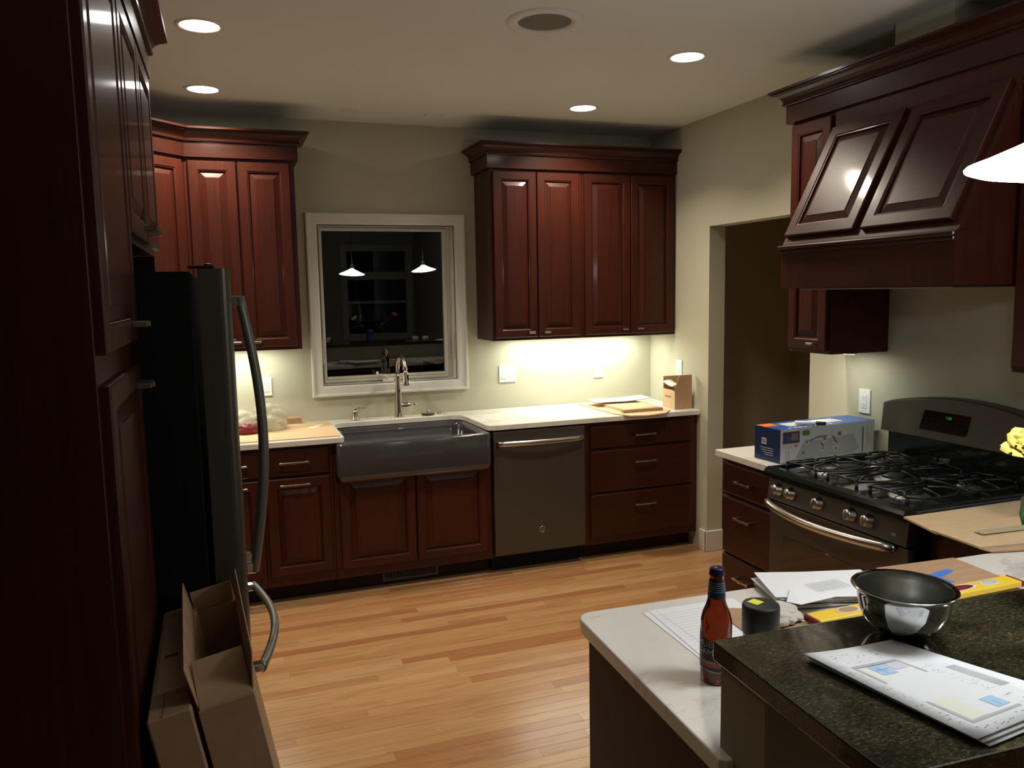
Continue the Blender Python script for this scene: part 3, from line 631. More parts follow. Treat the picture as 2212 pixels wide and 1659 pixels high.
q = B(); q.text('1:08', .017, Matrix.Translation((.352, bgy(1.146)-.0026, 1.146)) @ Matrix.Rotation(PI/2-.19, 4, 'X'), 'digits', .0002); lk('clock_digits', q, ds)
q = B()
for i in range(5):
    for j in range(3):
        zz = 1.098+j*.017; xx = (.235, .262, .30+.0, .385, .42)[i]+.004*j; q.box(xx, xx+.009, bgy(zz)-.0026, bgy(zz)-.0022, zz, zz+.0025, 'blackp')
lk('touch_keys', q, ds, kind='stuff')
# blue faucet carton on the short counter
t = thing('faucet_carton', 'blue and white printed faucet carton lying beside the range', 'box', (1.262, -2.18, .914), math.radians(4.5))
L, D, H = .565, .165, .152
q = B(); q.box(0, L, 0, D, .0012, H, 'boxwhite', bev=.0015); body = lk('carton', q)
q = B(); q.box(-.0008, -.0002, .001, D-.001, .002, H-.001, 'boxblue'); q.box(-.0002, L, .001, D-.001, H+.0002, H+.0010, 'boxblue_l'); q.box(L+.0002, L+.0008, .001, D-.001, .002, H-.001, 'boxblue_l')
q.box(-.0014, -.0009, .088, .118, .075, .103, 'boxwhite')
for k in range(5): q.box(-.0018, -.0015, .093+k*.0045, .0955+k*.0045, .080, .098, 'ink')
q.box(.0, .075, .095, .155, H+.0011, H+.0016, 'orange'); q.box(.10, .42, .05, .13, H+.0011, H+.0015, 'boxwhite')
for k in range(9): q.box(.06+.03*k, .078+.03*k, .012, .024, H+.0011, H+.0015, 'boxwhite')
for k in range(4): q.box(-.0014, -.0009, .045, .130-.01*k, .058-.010*k, .061-.010*k, 'boxgrey')
F = lambda x0, x1, z0, z1, m_, e=.0007: q.box(x0, x1, -e-.0004, -e, z0, z1, m_)
F(.012, .108, .088, .140, 'photo'); F(.012, .108, .066, .088, 'beige'); F(.030, .055, .095, .120, 'boxblue_l', .0012); F(.060, .10, .100, .132, 'taupe', .0012); F(.082, .094, .072, .079, 'ink', .0012)
q.poly([(.120, .128), (.130, .140), (.160, .140), (.170, .128), (.160, .116), (.130, .116)], .0007, .0012, 'green', Matrix.Rotation(PI/2, 4, 'X'))
q.poly([(.09, .020), (.13, .085), (.43, .100), (.47, .030), (.43, .012), (.11, .010)], .0005, .0010, 'boxgrey', Matrix.Rotation(PI/2, 4, 'X'))
for cx, cz, s_ in ((.150, .088, .012), (.255, .094, .016), (.345, .108, .018), (.315, .078, .010), (.245, .050, .010), (.325, .042, .013), (.130, .040, .006)): F(cx-s_, cx+s_, cz-s_, cz+s_*.9, 'beige' if s_ > .009 else 'ink', .0013); F(cx-s_*.5, cx+s_*.5, cz-s_*.55, cz+s_*.45, 'taupe', .0018)
q.poly([(.160, .090), (.215, .108), (.27, .108), (.27, .102), (.215, .100), (.165, .086)], .0013, .0018, 'taupe', Matrix.Rotation(PI/2, 4, 'X'))
q.poly([(.300, .100), (.307, .104), (.334, .070), (.326, .066)], .0013, .0018, 'ink', Matrix.Rotation(PI/2, 4, 'X'))
q.poly([(.232, .074), (.238, .078), (.252, .058), (.246, .055)], .0013, .0018, 'ink', Matrix.Rotation(PI/2, 4, 'X'))
F(.487, .496, .010, .126, 'green')
for k in range(10): F(.515, .522, .012+.012*k, .018+.012*k, 'inkl'); F(.028, .034, .012+.005*k, .015+.005*k, 'inkl'); F(.044, .050, .012+.005*k, .015+.005*k, 'inkl'); F(.295, .30, .10+.004*k, .102+.004*k, 'inkl')
lk('printed_faces', q, body)
t = thing('marker_pen', 'white marker pen with black cap lying on the blue carton', 'pen', (1.40, -2.10, 1.0785), math.radians(-38))
q = B(); q.tube([(0, 0, 0), (.002, 0, 0), (.085, 0, 0), (.09, 0, 0)], [.006, .0095, .0095, .007], 'plate', 12); lk('barrel', q)
q = B(); q.tube([(.0905, 0, 0), (.093, 0, 0), (.130, 0, 0), (.133, 0, 0)], [.008, .0096, .0088, .006], 'blackp', 12); lk('cap', q)
# under-cabinet lamps
def under(label, x0, x1, y0, y1, power, rot=0):
    t_ = thing('under_cabinet_light', label, 'light', ((x0+x1)/2, (y0+y1)/2, Z0U), 0)
    q = B(); q.box(x0, x1, y0, y1, Z0U-.0075, Z0U-.0005, 'plate', bev=.001); h_ = link('housing', q, t_)
    q = B(); q.box(x0+.01, x1-.01, y0+.006, y1-.006, Z0U-.0090, Z0U-.0078, 'ustrip'); link('diffuser', q, h_)
    ld = bpy.data.lights.new('under_cabinet_lamp', 'AREA'); ld.shape = 'RECTANGLE'; ld.size = x1-x0-.02; ld.size_y = y1-y0-.01; ld.energy = power; ld.color = UNDER
    lo = bpy.data.objects.new('under_cabinet_lamp', ld); C.objects.link(lo); lo.location = (0, 0, -.0105); lo.parent = t_
under('slim lamp under the cabinets right of the window', .75, 1.70, -.16, -.115, UNDER_POWER*1.0)
under('slim lamp under the cabinets left of the window', -1.55, -.72, -.16, -.115, UNDER_POWER*.6)
under('slim lamp under the narrow cabinet left of the hood', XR-.19, XR-.15, -2.15, -1.94, UNDER_POWER*.10)

# ------------------------------------------------------------------ pantry, refrigerator
c = thing('pantry_cabinet', 'tall dark cherry pantry cabinet along the left edge', 'cabinet', (XL, -3.475, 0), PI/2)
carcass(c, .562, .56, .10, 2.45)
q = B(); q.box(.002, .56, -.48, -.01, .001, .099, 'cherry_dark'); link('toe_kick', q, c, local=True)
door(c, .018, 1.590, .552, 2.42, -.56, (.470, 1.632, .10)); door(c, .018, .125, .552, 1.534, -.56, (.470, 1.492, .10))
c = thing('wall_cabinet', 'deep cherry cabinet above the refrigerator', 'cabinet', (XL, -2.912, 0), PI/2)
carcass(c, .925, .56, 1.835, 2.45)
door(c, .018, 1.852, .458, 2.42, -.56, (.405, 1.885, .10)); door(c, .466, 1.852, .907, 2.42, -.56, (.520, 1.885, .10))
q = B(); q.box(XL+.003, -1.222, -1.985, -1.966, .001, 1.8345, 'cherry_dark'); single('end_panel', q, 'tall dark cherry end panel on the far side of the refrigerator', 'panel')
FY0, FY1 = -2.872, -2.010
t = thing('refrigerator', 'dark slate french-door refrigerator with bowed handles', 'refrigerator', (-1.4, -2.44, 0))
q = B(); q.box(-1.74, -1.078, FY0, FY1, .03, 1.755, 'fridge_side', bev=.004); link('cabinet_body', q, t)
def fdoor(y0, y1, z0, z1, nm):
    q = B(); n = 12; rr = []
    outl = [(-1.062, y0), (-1.010, y0)]+[(-1.010+.024*math.sin(PI/2*k/5), y0+.024*(1-math.cos(PI/2*k/5))) for k in range(1, 6)]+[(-.986+.004*math.sin(PI*k/8), y0+.024+(y1-y0-.048)*k/8) for k in range(1, 8)]+[(-.986-.024*(1-math.cos(PI/2*k/5)), y1-.024+.024*math.sin(PI/2*k/5)) for k in range(0, 6)]+[(-1.062, y1)]
    rr = [[Vector((a, b2, z0)) for a, b2 in outl], [Vector((a, b2, z1)) for a, b2 in outl]]
    q.rings(rr, 'slate', False, True, True); return link(nm, q, t)
ym = (FY0+FY1)/2
d1 = fdoor(FY0, ym-.003, .745, 1.762, 'door'); d2 = fdoor(ym+.003, FY1, .745, 1.762, 'door'); d3 = fdoor(FY0, FY1, .075, .735, 'freezer_drawer')
def bow(y, z0, z1, par):
    q = B(); pp = []
    for k in range(25): u = k/24; pp.append((-.958+.048*math.sin(PI*u), y, z0+(z1-z0)*u))
    q.tube(pp, .0125, 'slate_lite', 12, flat=1.2)
    for z in (z0+.012, z1-.012): q.box(-.984, -.952, y-.012, y+.012, z-.016, z+.016, 'mirror', bev=.004)
    link('handle', q, par)
bow(ym-.055, .84, 1.69, d1); bow(ym+.055, .84, 1.69, d2)
q = B(); pp = [(-.958+.052*math.sin(PI*k/24), FY0+.09+(FY1-FY0-.18)*k/24, .655) for k in range(25)]
q.tube(pp, .0125, 'slate_lite', 12, flat=1.2)
for yy in (FY0+.10, FY1-.10): q.box(-.984, -.952, yy-.016, yy+.016, .643, .667, 'mirror', bev=.004)
link('handle', q, d3)
for yy in (FY0+.045, FY1-.045):
    q = B(); q.box(-1.085, -1.02, yy-.025, yy+.025, 1.7630, 1.770, 'blackp', bev=.003); q.lathe([(.010, 0), (.010, .004), (.006, .006)], (-1.035, yy, 1.770), 'blackp', 14, cap1=True); link('hinge_cover', q, t)
q = B(); q.box(-1.70, -1.02, FY0+.02, FY1-.02, .002, .028, 'blackp'); link('base_grille', q, t)

# ------------------------------------------------------------------ peninsula and raised bar (turned about 2 degrees)
PR = math.radians(-2.3); PO = Vector((-.246, -3.334, 0)); PMX = Matrix.Translation(PO) @ Matrix.Rotation(PR, 4, 'Z')
def pen(u, v): p = PMX @ Vector((u, v, 0)); return (p.x, p.y)
pts = [pen(*p) for p in arc(.045, -.045, .045, 180, 90, 6)] + [(XR-.66, -3.392), (XR-.648, -3.38), (XR-.648, -3.006), (XR-.002, -3.006), (XR-.002, -4.03)] + [pen(.030, -.609), pen(.030, -.652), pen(.010, -.652), pen(0, -.642)]
slab('countertop', pts, .914, .034, 'quartz', 'white veined peninsula countertop holding the bottle and papers')
c = thing('base_cabinet', 'dark peninsula base cabinet below the white counter, end panel towards the floor', 'cabinet', (*pen(1.44, -.600), 0), PR+PI)
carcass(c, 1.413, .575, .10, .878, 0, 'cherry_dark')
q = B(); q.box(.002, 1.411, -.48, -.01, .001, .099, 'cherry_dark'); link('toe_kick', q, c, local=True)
for k in range(3): door(c, .012+k*.466, .14, .462+k*.466, .698, -.575, (.06+k*.466, .66, .10)); drawer(c, .012+k*.466, .712, .462+k*.466, .862, -.575, .12)
# knee wall
b = B(); KX = XR-.002-PO.x
b.box(.022, KX, -.735, -.612, .002, 1.0645, 'knee', mtx=PMX); kw = struct('wall_knee', b)
slab('bar_top', [pen(*p) for p in arc(.012+.006, -.598-.006, .006, 180, 90, 3)]+[(XR-.002, pen(KX, -.598)[1]), (XR-.002, pen(KX, -1.005)[1])]+[pen(*p) for p in arc(.042, -.975, .03, 270, 180, 4)], 1.10, .034, 'granite', 'dark green-brown granite raised bar top at lower right', bev=.003)

# ------------------------------------------------------------------ ceiling fittings
def disk_light(x, y, label, lit=True):
    t_ = thing('recessed_light', label, 'light', (x, y, ZC))
    q = B(); q.lathe([(.070, .0), (.074, -.004), (.088, -.006), (.092, -.0005)], (x, y, ZC-.0005), 'trim', 36); link('trim_ring', q, t_)
    q = B(); q.lathe([(.0, -.0035), (.071, -.003)], (x, y, ZC), 'lens', 36); link('lens', q, t_)
    ld = bpy.data.lights.new('recessed_lamp', 'AREA'); ld.shape = 'DISK'; ld.size = .14; ld.energy = CAN_POWER; ld.color = WARM; ld.spread = math.radians(128)
    lo = bpy.data.objects.new('recessed_lamp', ld); C.objects.link(lo); lo.location = (0, 0, -.012); lo.parent = t_
disk_light(-1.033, -1.60, 'lit recessed ceiling light at upper left, nearest the pantry')
disk_light(-1.045, -.59, 'lit recessed ceiling light above the cabinets left of the sink window')
disk_light(1.035, -1.765, 'lit recessed ceiling light between the round speaker and the hood')
disk_light(1.003, -.71, 'lit recessed ceiling light above the cabinets right of the sink window')
t = thing('ceiling_speaker', 'large round ceiling fitting with a grey grille', 'speaker', (.235, -2.02, ZC))
q = B(); q.lathe([(.104, .0), (.106, -.006), (.125, -.010), (.146, -.008), (.152, -.0005)], (.235, -2.02, ZC-.0003), 'ceil', 48); link('trim_ring', q, t)
q = B(); q.lathe([(.0, -.0014), (.1045, -.001)], (.235, -2.02, ZC), 'grille', 48, smooth=False); link('grille', q, t)
for x, y, lb in ((-.262, -.30, 'small unlit white ceiling disc left of the window axis'), (.222, -.325, 'small unlit white ceiling disc right of the window axis')):
    q = B(); q.lathe([(.0, -.0045), (.044, -.004), (.046, -.009), (.058, -.007), (.062, -.0005)], (x, y, ZC), 'trim', 32); single('recessed_trim', q, lb, 'ceiling fitting')
# pendants
def pendant(x, y, zr, lean, label):
    t_ = thing('pendant_lamp', label, 'lamp', (x, y, ZC))
    Tm = Matrix.Rotation(lean, 4, 'Y')
    q = B(); q.lathe([(.0, -.015), (.045, -.014), (.090, -.010), (.125, -.004), (.142, .002), (.1435, .005), (.140, .009), (.11, .021), (.075, .037), (.045, .051), (.028, .060), (.02, .063), (.0, .064)], (x, y, zr), 'pglass', 40, mtx=Tm); link('glass_shade', q, t_)
    q = B(); q.lathe([(.022, .0645), (.026, .067), (.026, .085), (.018, .090), (.017, .115), (.006, .122)], (x, y, zr), 'nickel', 20, mtx=Tm, cap0=True, cap1=True); link('socket', q, t_)
    q = B(); tp = Tm @ Vector((0, 0, .12)); q.tube([(x+tp.x, y, zr+.1205), (x, y, ZC-.024)], .0022, 'blackp', 6); link('cord', q, t_)
    q = B(); q.lathe([(.006, -.024), (.05, -.018), (.058, -.008), (.058, -.0005)], (x, y, ZC), 'nickel', 24, cap0=True); link('canopy', q, t_)
pendant(.373, -4.020, 1.884, math.radians(2), 'glowing white pendant lamp over the bar at the right edge')
pendant(1.212, -4.04, 1.920, math.radians(-5), 'white pendant lamp farther along the bar, seen only in the window reflection')

# ------------------------------------------------------------------ things on the back counter
CT = .914
q = B(); q.poly([(-1.10, -.05), (-.44, -.05), (-.440, -.615), (-1.125, -.60)], CT+.0006, CT+.0055, 'card_lite'); single('cardboard_sheet', q, 'flat cardboard sheet protecting the counter left of the sink', 'cardboard')
q = B(); q.poly([(-.60, -.30), (-.545, -.315), (-.475, -.19), (-.515, -.175)], CT+.0060, CT+.0066, 'cream'); single('tape_strip', q, 'pale strip of tape stuck on the cardboard left of the sink', 'tape')
q = B(); q.box(-.745, -.60, -.095, -.045, CT+.0058, CT+.042, 'card', bev=.001); single('small_box', q, 'narrow brown box lying beside the plastic bag', 'box')
def crumple(cx, cy, z0, rx, ry, rz, m, seed, amp=.42, sub=4):
    t_ = bmesh.new(); bmesh.ops.create_icosphere(t_, subdivisions=sub, radius=1); r_ = np.random.RandomState(seed)
    K = r_.normal(size=(14, 3))*2.6; ph = r_.uniform(0, 6.28, 14)
    for v in t_.verts:
        p = np.array(v.co); d = sum(abs(math.sin(float(K[i]@p+ph[i])))*.16 for i in range(14))/1.2-.8
        s_ = 1+amp*d; v.co = Vector((p[0]*rx*s_, p[1]*ry*s_, max(p[2]*rz*s_, -rz*.62)))
    zmin = min(v.co.z for v in t_.verts); q_ = B(); q_.merge(t_, m, Matrix.Translation((cx, cy, z0-zmin)), smooth=False); return q_
t = thing('plastic_bag', 'crumpled clear plastic bag with red contents behind the refrigerator handle', 'bag', (-.84, -.25, CT+.006))
link('bag_film', crumple(-.795, -.24, CT+.0062, .085, .085, .085, 'bag', 3), t); link('bag_film', crumple(-.935, -.27, CT+.0062, .07, .07, .07, 'bag', 5), t)
link('red_contents', crumple(-.918, -.345, CT+.0062, .05, .03, .035, 'bagred', 9), t)
# right end of the counter
q = B(); q.poly([(1.235, -.115), (1.258, -.58), (1.315, -.705), (1.42, -.735), (1.56, -.70), (1.655, -.60), (1.64, -.25), (1.56, -.10)], CT+.0006, CT+.0065, 'card_lite'); single('cardboard_sheet', q, 'flat cut cardboard sheet at the right end of the back counter', 'cardboard')
q = B(); q.poly([(1.335, -.22), (1.335, -.565), (1.60, -.545), (1.60, -.22)], CT+.0070, CT+.024, 'card_lite'); q.box(1.318, 1.60, -.600, -.567, CT+.0070, CT+.026, 'card', bev=.002); single('folded_carton', q, 'folded flat brown carton on the cardboard below the right cabinets', 'box')
t = thing('paper_sheets', 'loose white papers curling over the folded carton', 'paper', (1.42, -.25, CT+.025))
for k in range(2):
    q = B(); R_ = []
    for i in range(9):
        u = i/8; R_.append([Vector((1.275+.40*u, -.300+.15*v_-.03*u*k, CT+.030+.005*k+.012*u+.003*math.sin(7*u+k)+.004*v_)) for v_ in (0, .5, 1)])
    q.rings(R_, 'paper' if k else 'cream', True, closed=False); o = link('sheet', q, t); sm = o.modifiers.new('thick', 'SOLIDIFY'); sm.thickness = .0012
t = thing('open_carton', 'small open brown carton standing at the end of the back counter', 'box', (1.765, -.49, CT))
x0, x1, y0, y1 = 1.700, 1.828, -.575, -.425
q = B(); q.prof([(y1, CT+.001), (y0, CT+.001), (y0, CT+.115), (y0+.03, CT+.125), (y1, CT+.125)], x0, x0+.003, 'card_lite'); link('side_panel', q, t)
q = B(); q.poly([(x0+.0035, CT+.001), (x1, CT+.001), (x1, CT+.222), (x0+.036, CT+.222), (x0+.018, CT+.175), (x0+.0035, CT+.14)], -y0-.003, -y0, 'card', Matrix.Rotation(PI/2, 4, 'X')); link('front_panel', q, t)
q = B(); q.box(x0+.0035, x1-.0035, y1-.003, y1, CT+.001, CT+.205, 'card'); link('back_panel', q, t)
q = B(); q.box(x1-.003, x1, y0+.0035, y1-.0035, CT+.001, CT+.12, 'card'); link('side_panel', q, t)
R_ = [[Vector((x0-.006+.060*u, y0+.016+.12*v_, CT+.150+.030*u-.02*u*u+.022*v_-.03*v_*(1-v_))) for v_ in (0, .25, .5, .75, 1)] for u in (0, .25, .5, .75, 1)]
q = B(); q.rings(R_, 'cream', True, closed=False); o = link('curled_flap', q, t); o.modifiers.new('thick', 'SOLIDIFY').thickness = .002
q = B(); q.box(x0+.006, x1-.006, y0+.006, y1-.006, CT+.085, CT+.088, 'dark'); link('inner_shade_sheet', q, t)  # near-black sheet standing in for the shade inside the carton
q = B()
for k in range(7): q.box(x0-.0006, x0-.0001, y1-.030-.011*k-.008, y1-.030-.011*k, CT+.074, CT+.083, 'ink')
link('printed_mark', q, t)

# ------------------------------------------------------------------ things on the peninsula
def sheet_quad(P, z, m, th=.0006, z4=None):
    q_ = B(); zz = z4 or [z]*4; a = [Vector((p[0], p[1], k)) for p, k in zip(P, zz)]; lo = [v-Vector((0, 0, th)) for v in a]
    q_.rings([lo, a], m, False, True, True); return q_
# beer bottle
t = thing('beer_bottle', 'amber glass beer bottle with dark label on the white counter', 'bottle', (-.119, -3.740, CT))
bx_, by_ = -.119, -3.740
q = B(); q.lathe([(.0, .004), (.022, .002), (.0285, .0005), (.0305, .004), (.0307, .03), (.0305, .118), (.0300, .126), (.0265, .140), (.0205, .155), (.0175, .165), (.0165, .178), (.0140, .205), (.0135, .214), (.0140, .216), (.0140, .220), (.0125, .222), (.0, .222)], (bx_, by_, CT+.0005), 'amber', 40); link('glass', q, t)
q = B(); q.lathe([(.0152, .2165), (.0150, .218), (.0142, .228), (.0125, .2305), (.0, .231)], (bx_, by_, CT+.0008), 'cap', 28); link('cap', q, t)
q = B(); q.lathe([(.0172, .170), (.0170, .178), (.0145, .205)], (bx_, by_, CT+.0012), 'label_navy', 36)
for k in range(5): q.lathe([(.01735-.0005*k, .184+.0042*k), (.01720-.0005*k, .1852+.0042*k)], (bx_, by_, CT+.0012), 'label_silver', 36)
link('neck_label', q, t)
q = B(); a0 = math.radians(236)      # faces the camera
def strip(z0f, z1f, r, m_, w0=-1.45, w1=1.45, n=24):
    rr = []
    for i in range(n+1):
        a = a0+w0+(w1-w0)*i/n; u = (i/n)
        rr.append([Vector((bx_+r*math.cos(a), by_+r*math.sin(a), CT+z0f(u))), Vector((bx_+r*math.cos(a), by_+r*math.sin(a), CT+z1f(u)))])
    q.rings(rr, m_, True, closed=False)
strip(lambda u: .030, lambda u: .112-.028*min(1, u*1.6), .0312, 'label_navy', -2.2, 1.7); strip(lambda u: .046, lambda u: .094-.012*u, .0314, 'label_brown', -2.2, 1.7); strip(lambda u: .037, lambda u: .052-.008*u, .0316, 'label_rust', -1.0, 1.0); strip(lambda u: .0295+.002*math.sin(9*u), lambda u: .0310+.002*math.sin(9*u), .0316, 'label_silver')
q.text('SAMUEL', .0175, None, 'label_silver', wrap=(.0318, a0-.95, CT+.083, bx_, by_)); q.text('ADAMS', .0175, None, 'label_silver', wrap=(.0318, a0-.80, CT+.067, bx_, by_)); q.text('LAGER', .0085, None, 'label_silver', wrap=(.0320, a0-.4, CT+.047, bx_, by_))
link('front_label', q, t)
# black canister
t = thing('canister', 'black lidded canister with a yellow sticker beside the bottle', 'canister', (-.005, -3.745, CT)); cx, cy = -.010, -3.735
q = B(); q.lathe([(.032, 0), (.0345, .003), (.0345, .100)], (cx, cy, CT+.0006), 'slate_lite', 40, cap0=True); link('body', q, t)
q = B(); q.lathe([(.0360, .078), (.0372, .080), (.0372, .132), (.0358, .137), (.033, .138), (.0, .138)], (cx, cy, CT+.0006), 'grey_lid', 44); link('lid', q, t)
q = B(); q.box(-.012, .012, -.012, .012, 0, .0006, 'sticker', mtx=Matrix.Translation((cx-.006, cy+.010, CT+.1390)) @ Matrix.Rotation(.35, 4, 'Z')); link('price_sticker', q, t, label='yellow price sticker')
# flat lined sheets
t = thing('lined_paper', 'lined white paper lying flat behind the beer bottle', 'paper', (-.02, -3.5, CT))
for k, P in enumerate((((-.093, -3.395), (.13, -3.405), (.115, -3.66), (-.10, -3.67)), ((-.075, -3.392), (.16, -3.40), (.13, -3.68), (-.095, -3.70)))):
    link('sheet', sheet_quad(P, CT+.0013+.0012*k, 'paper'), t)
q = B()
for k in range(18): yy = -3.425-.0145*k; q.box(-.07, .125, yy, yy+.0007, CT+.00255, CT+.00262, 'inkl')
q.box(-.058, -.057, -3.68, -3.40, CT+.00255, CT+.00262, 'inkl'); link('ruled_lines', q, t)
# pile of papers
t = thing('paper_pile', 'messy pile of white papers behind the steel bowl', 'paper', (.42, -3.42, CT)); z = CT+.001
r_ = random.Random(4)
for k in range(14):
    m_ = 'paper2' if k < 5 else 'paper'; a = math.radians(r_.uniform(-8, 7)-13); cx, cy = .385+r_.uniform(-.014, .014), -3.458+r_.uniform(-.006, .006); hw, hh = (.138, .086)
    P = [(cx+sx*hw*math.cos(a)-sy*hh*math.sin(a), cy+sx*hw*math.sin(a)+sy*hh*math.cos(a)) for sx, sy in ((-1, 1), (1, 1), (1, -1), (-1, -1))]
    z += .0016; c0 = r_.uniform(0, .003)
    link('sheet', sheet_quad(P, z, m_, .0009, [z+c0, z+.001, z, z+r_.uniform(0, .004)]), t)
    z += .0004
z += .005; link('folded_note', sheet_quad([(.215, -3.535), (.275, -3.475), (.345, -3.555), (.228, -3.570)], z, 'paper', .0008, [z, z+.006, z+.001, z+.004]), t)
q = B()
for k in range(7):
    q.box(.33, .43, -3.46-.008*k, -3.4592-.008*k, z-.0006, z-.0002, 'inkl')
    q.box(.33+.016*k, .3308+.016*k, -3.51, -3.46, z-.0006, z-.0002, 'inkl')
link('printed_lines', q, t)
# cardboard with blue tape
t = thing('cardboard_sheet', 'brown cardboard square with torn blue tape on the peninsula', 'cardboard', (.78, -3.47, CT))
link('board', sheet_quad([(.64, -3.375), (.90, -3.392), (.885, -3.60), (.62, -3.57)], CT+.0065, 'card', .0055), t)
q = B(); q.poly([(.705, -3.475), (.80, -3.455), (.815, -3.468), (.795, -3.480), (.735, -3.495), (.745, -3.535), (.715, -3.53), (.722, -3.497)], CT+.0068, CT+.0074, 'tape'); link('blue_tape', q, t)
# yellow level
t = thing('spirit_level', 'yellow spirit level with cream-rimmed holes lying behind the bar', 'level', (.548, -3.606, CT+.0002), math.radians(.6))
q = B(); q.box(-.318, .318, -.024, .024, .0075, .0225, 'yellow', bev=.002); link('beam', q, t, local=True)
for a in (-.322, .322): q = B(); q.box(a-.0035, a+.0035, -.025, .025, .0070, .0232, 'red', bev=.002); link('end_cap', q, t, local=True)
for a, rx, mm in ((-.215, .034, 'card'), (.130, .060, 'red'), (.235, .030, 'paper2')):
    q = B(); q.lathe([(1.0, 0), (1.0, .0010), (.80, .0010)], (0, 0, 0), 'cream', 28); q.lathe([(.79, .0006), (0, .0006)], (0, 0, 0), mm, 28)
    bmesh.ops.transform(q.bm, matrix=Matrix.Translation((a, .002, .0227)) @ Matrix.Diagonal((rx, .017, 1, 1)), verts=q.bm.verts); link('vial_window', q, t, local=True)
single('crumpled_rag', crumple(.168, -3.560, CT+.0075, .050, .040, .020, 'rag', 12), 'crumpled off-white paper towel at the left end of the yellow level', 'towel')
q = sheet_quad([(.075, -3.44), (.20, -3.50), (.225, -3.61), (.055, -3.655)], CT+.0052, 'card', .004); single('cardboard_scrap', q, 'small brown cardboard scrap between the canister and the towel', 'cardboard')
# cardboard over the counter right of the range
t = thing('cardboard_sheet', 'creased cardboard overhanging the counter right of the range', 'cardboard', (1.3, -3.2, CT))
q = sheet_quad([(1.085, -3.035), (1.70, -3.055), (1.70, -3.30), (1.035, -3.215)], CT+.010, 'card_lite', .006); link('board', q, t)
q = sheet_quad([(1.03, -3.200), (1.70, -3.205), (1.70, -3.50), (1.02, -3.375)], CT+.020, 'card_lite', .006, [CT+.017, CT+.024, CT+.024, CT+.017]); link('folded_flap', q, t)
q = sheet_quad([(1.02, -3.3765), (1.68, -3.502), (1.66, -3.535), (1.045, -3.395)], CT+.014, 'card', .004, [CT+.014, CT+.014, CT+.003+.004, CT+.003+.004]); link('torn_edge', q, t)
q = sheet_quad([(1.12, -3.27), (1.34, -3.285), (1.335, -3.325), (1.115, -3.305)], CT+.0225, 'ctape', .0006, [CT+.0232, CT+.0240, CT+.0240, CT+.0232]); link('clear_tape', q, t)

# ------------------------------------------------------------------ things on the bar
BT = 1.10
t = thing('mixing_bowl', 'polished stainless steel mixing bowl on the granite bar', 'bowl', (.055, -4.030, BT))
q = B(); pr_ = [(.0, .0015), (.026, .001), (.034, .003), (.050, .012), (.064, .028), (.0715, .048), (.0745, .070), (.0755, .079), (.083, .081), (.0838, .0825), (.083, .0835), (.0750, .0825)]
q.lathe(pr_, (.055, -4.030, BT+.0006), 'mirror', 72)
pr_ = [(.0750, .0825), (.0738, .080), (.0733, .070), (.0703, .048), (.0628, .029), (.049, .0135), (.033, .0045), (.0, .004)]
q.lathe(pr_, (.055, -4.030, BT+.0006), 'bowl_in', 72); link('shell', q, t)
t = thing('floor_plans', 'printed floor plan sheets on the granite bar', 'paper', (-.05, -4.19, BT))
A_, B_, C_, D_ = Vector((-.169, -4.052)), Vector((.011, -4.052)), Vector((.098, -4.300)), Vector((-.125, -4.326))
def uv(u, v): return (A_*(1-u)*(1-v)+B_*u*(1-v)+C_*u*v+D_*(1-u)*v)
def curl(u, v): return .0025*(1-u)**3*(1-v)+.0015*v*v
for k in range(3):
    q = B(); rr = []
    for i in range(9):
        row = []
        for j in range(7):
            u, v = j/6, i/8; p = uv(u, v); off = (.004*(2-k), -.0045*(2-k)); row.append(Vector((p.x+off[0]*v+.002*(2-k), p.y+off[1]*v, BT+.0016+.0022*k+curl(u, v)*(k+1))))
        rr.append(row)
    q.rings(rr, 'paper', True, closed=False); o = link('sheet', q, t); sm = o.modifiers.new('thick', 'SOLIDIFY'); sm.thickness = .0007; sm.offset = -1
ZP = BT+.0016+.0044
q = B()
def pp_(u, v, e=.0004): p = uv(u, v); return Vector((p.x, p.y, ZP+curl(u, v)*3+e))
def pq(u0, v0, u1, v1, m_, e=.0004): q.quad([pp_(u0, v0, e), pp_(u1, v0, e), pp_(u1, v1, e), pp_(u0, v1, e)], m_)
pq(.15, .22, .62, .245, 'inkl'); pq(.15, .22, .17, .44, 'inkl'); pq(.60, .22, .62, .42, 'inkl')
pq(.18, .25, .26, .42, 'pyel', .0003); pq(.27, .25, .42, .36, 'pblue', .0005); pq(.44, .25, .58, .33, 'ppink', .0005)
pq(.15, .66, .17, .90, 'inkl'); pq(.15, .885, .62, .905, 'inkl'); pq(.18, .67, .35, .88, 'pyel', .0003); pq(.48, .76, .60, .86, 'pblue', .0005)
pq(.33, .27, .335, .35, 'ink', .0007); pq(.28, .30, .41, .304, 'ink', .0007); pq(.53, .80, .533, .85, 'ink', .0007)
r_ = random.Random(11)
for k in range(70):
    u, v = r_.choice(((r_.uniform(.03, .12), r_.uniform(.2, .95)), (r_.uniform(.15, .6), r_.uniform(.07, .2)), (r_.uniform(.15, .7), r_.uniform(.925, .985)), (r_.uniform(.66, .74), r_.uniform(.2, .9))))
    pq(u, v, u+.016, v+.003, 'ink', .0005)
for k in range(9): pq(.03, .2+.085*k, .13, .2015+.085*k, 'inkl', .0004); pq(.15+.055*k, .06, .1515+.055*k, .2, 'inkl', .0004); pq(.64, .2+.085*k, .76, .2015+.085*k, 'inkl', .0004)
for k in range(12): pq(.80+.008*k, .42, .804+.008*k, .72, 'inkl', .0004)
o = link('plan_drawing', q, t)
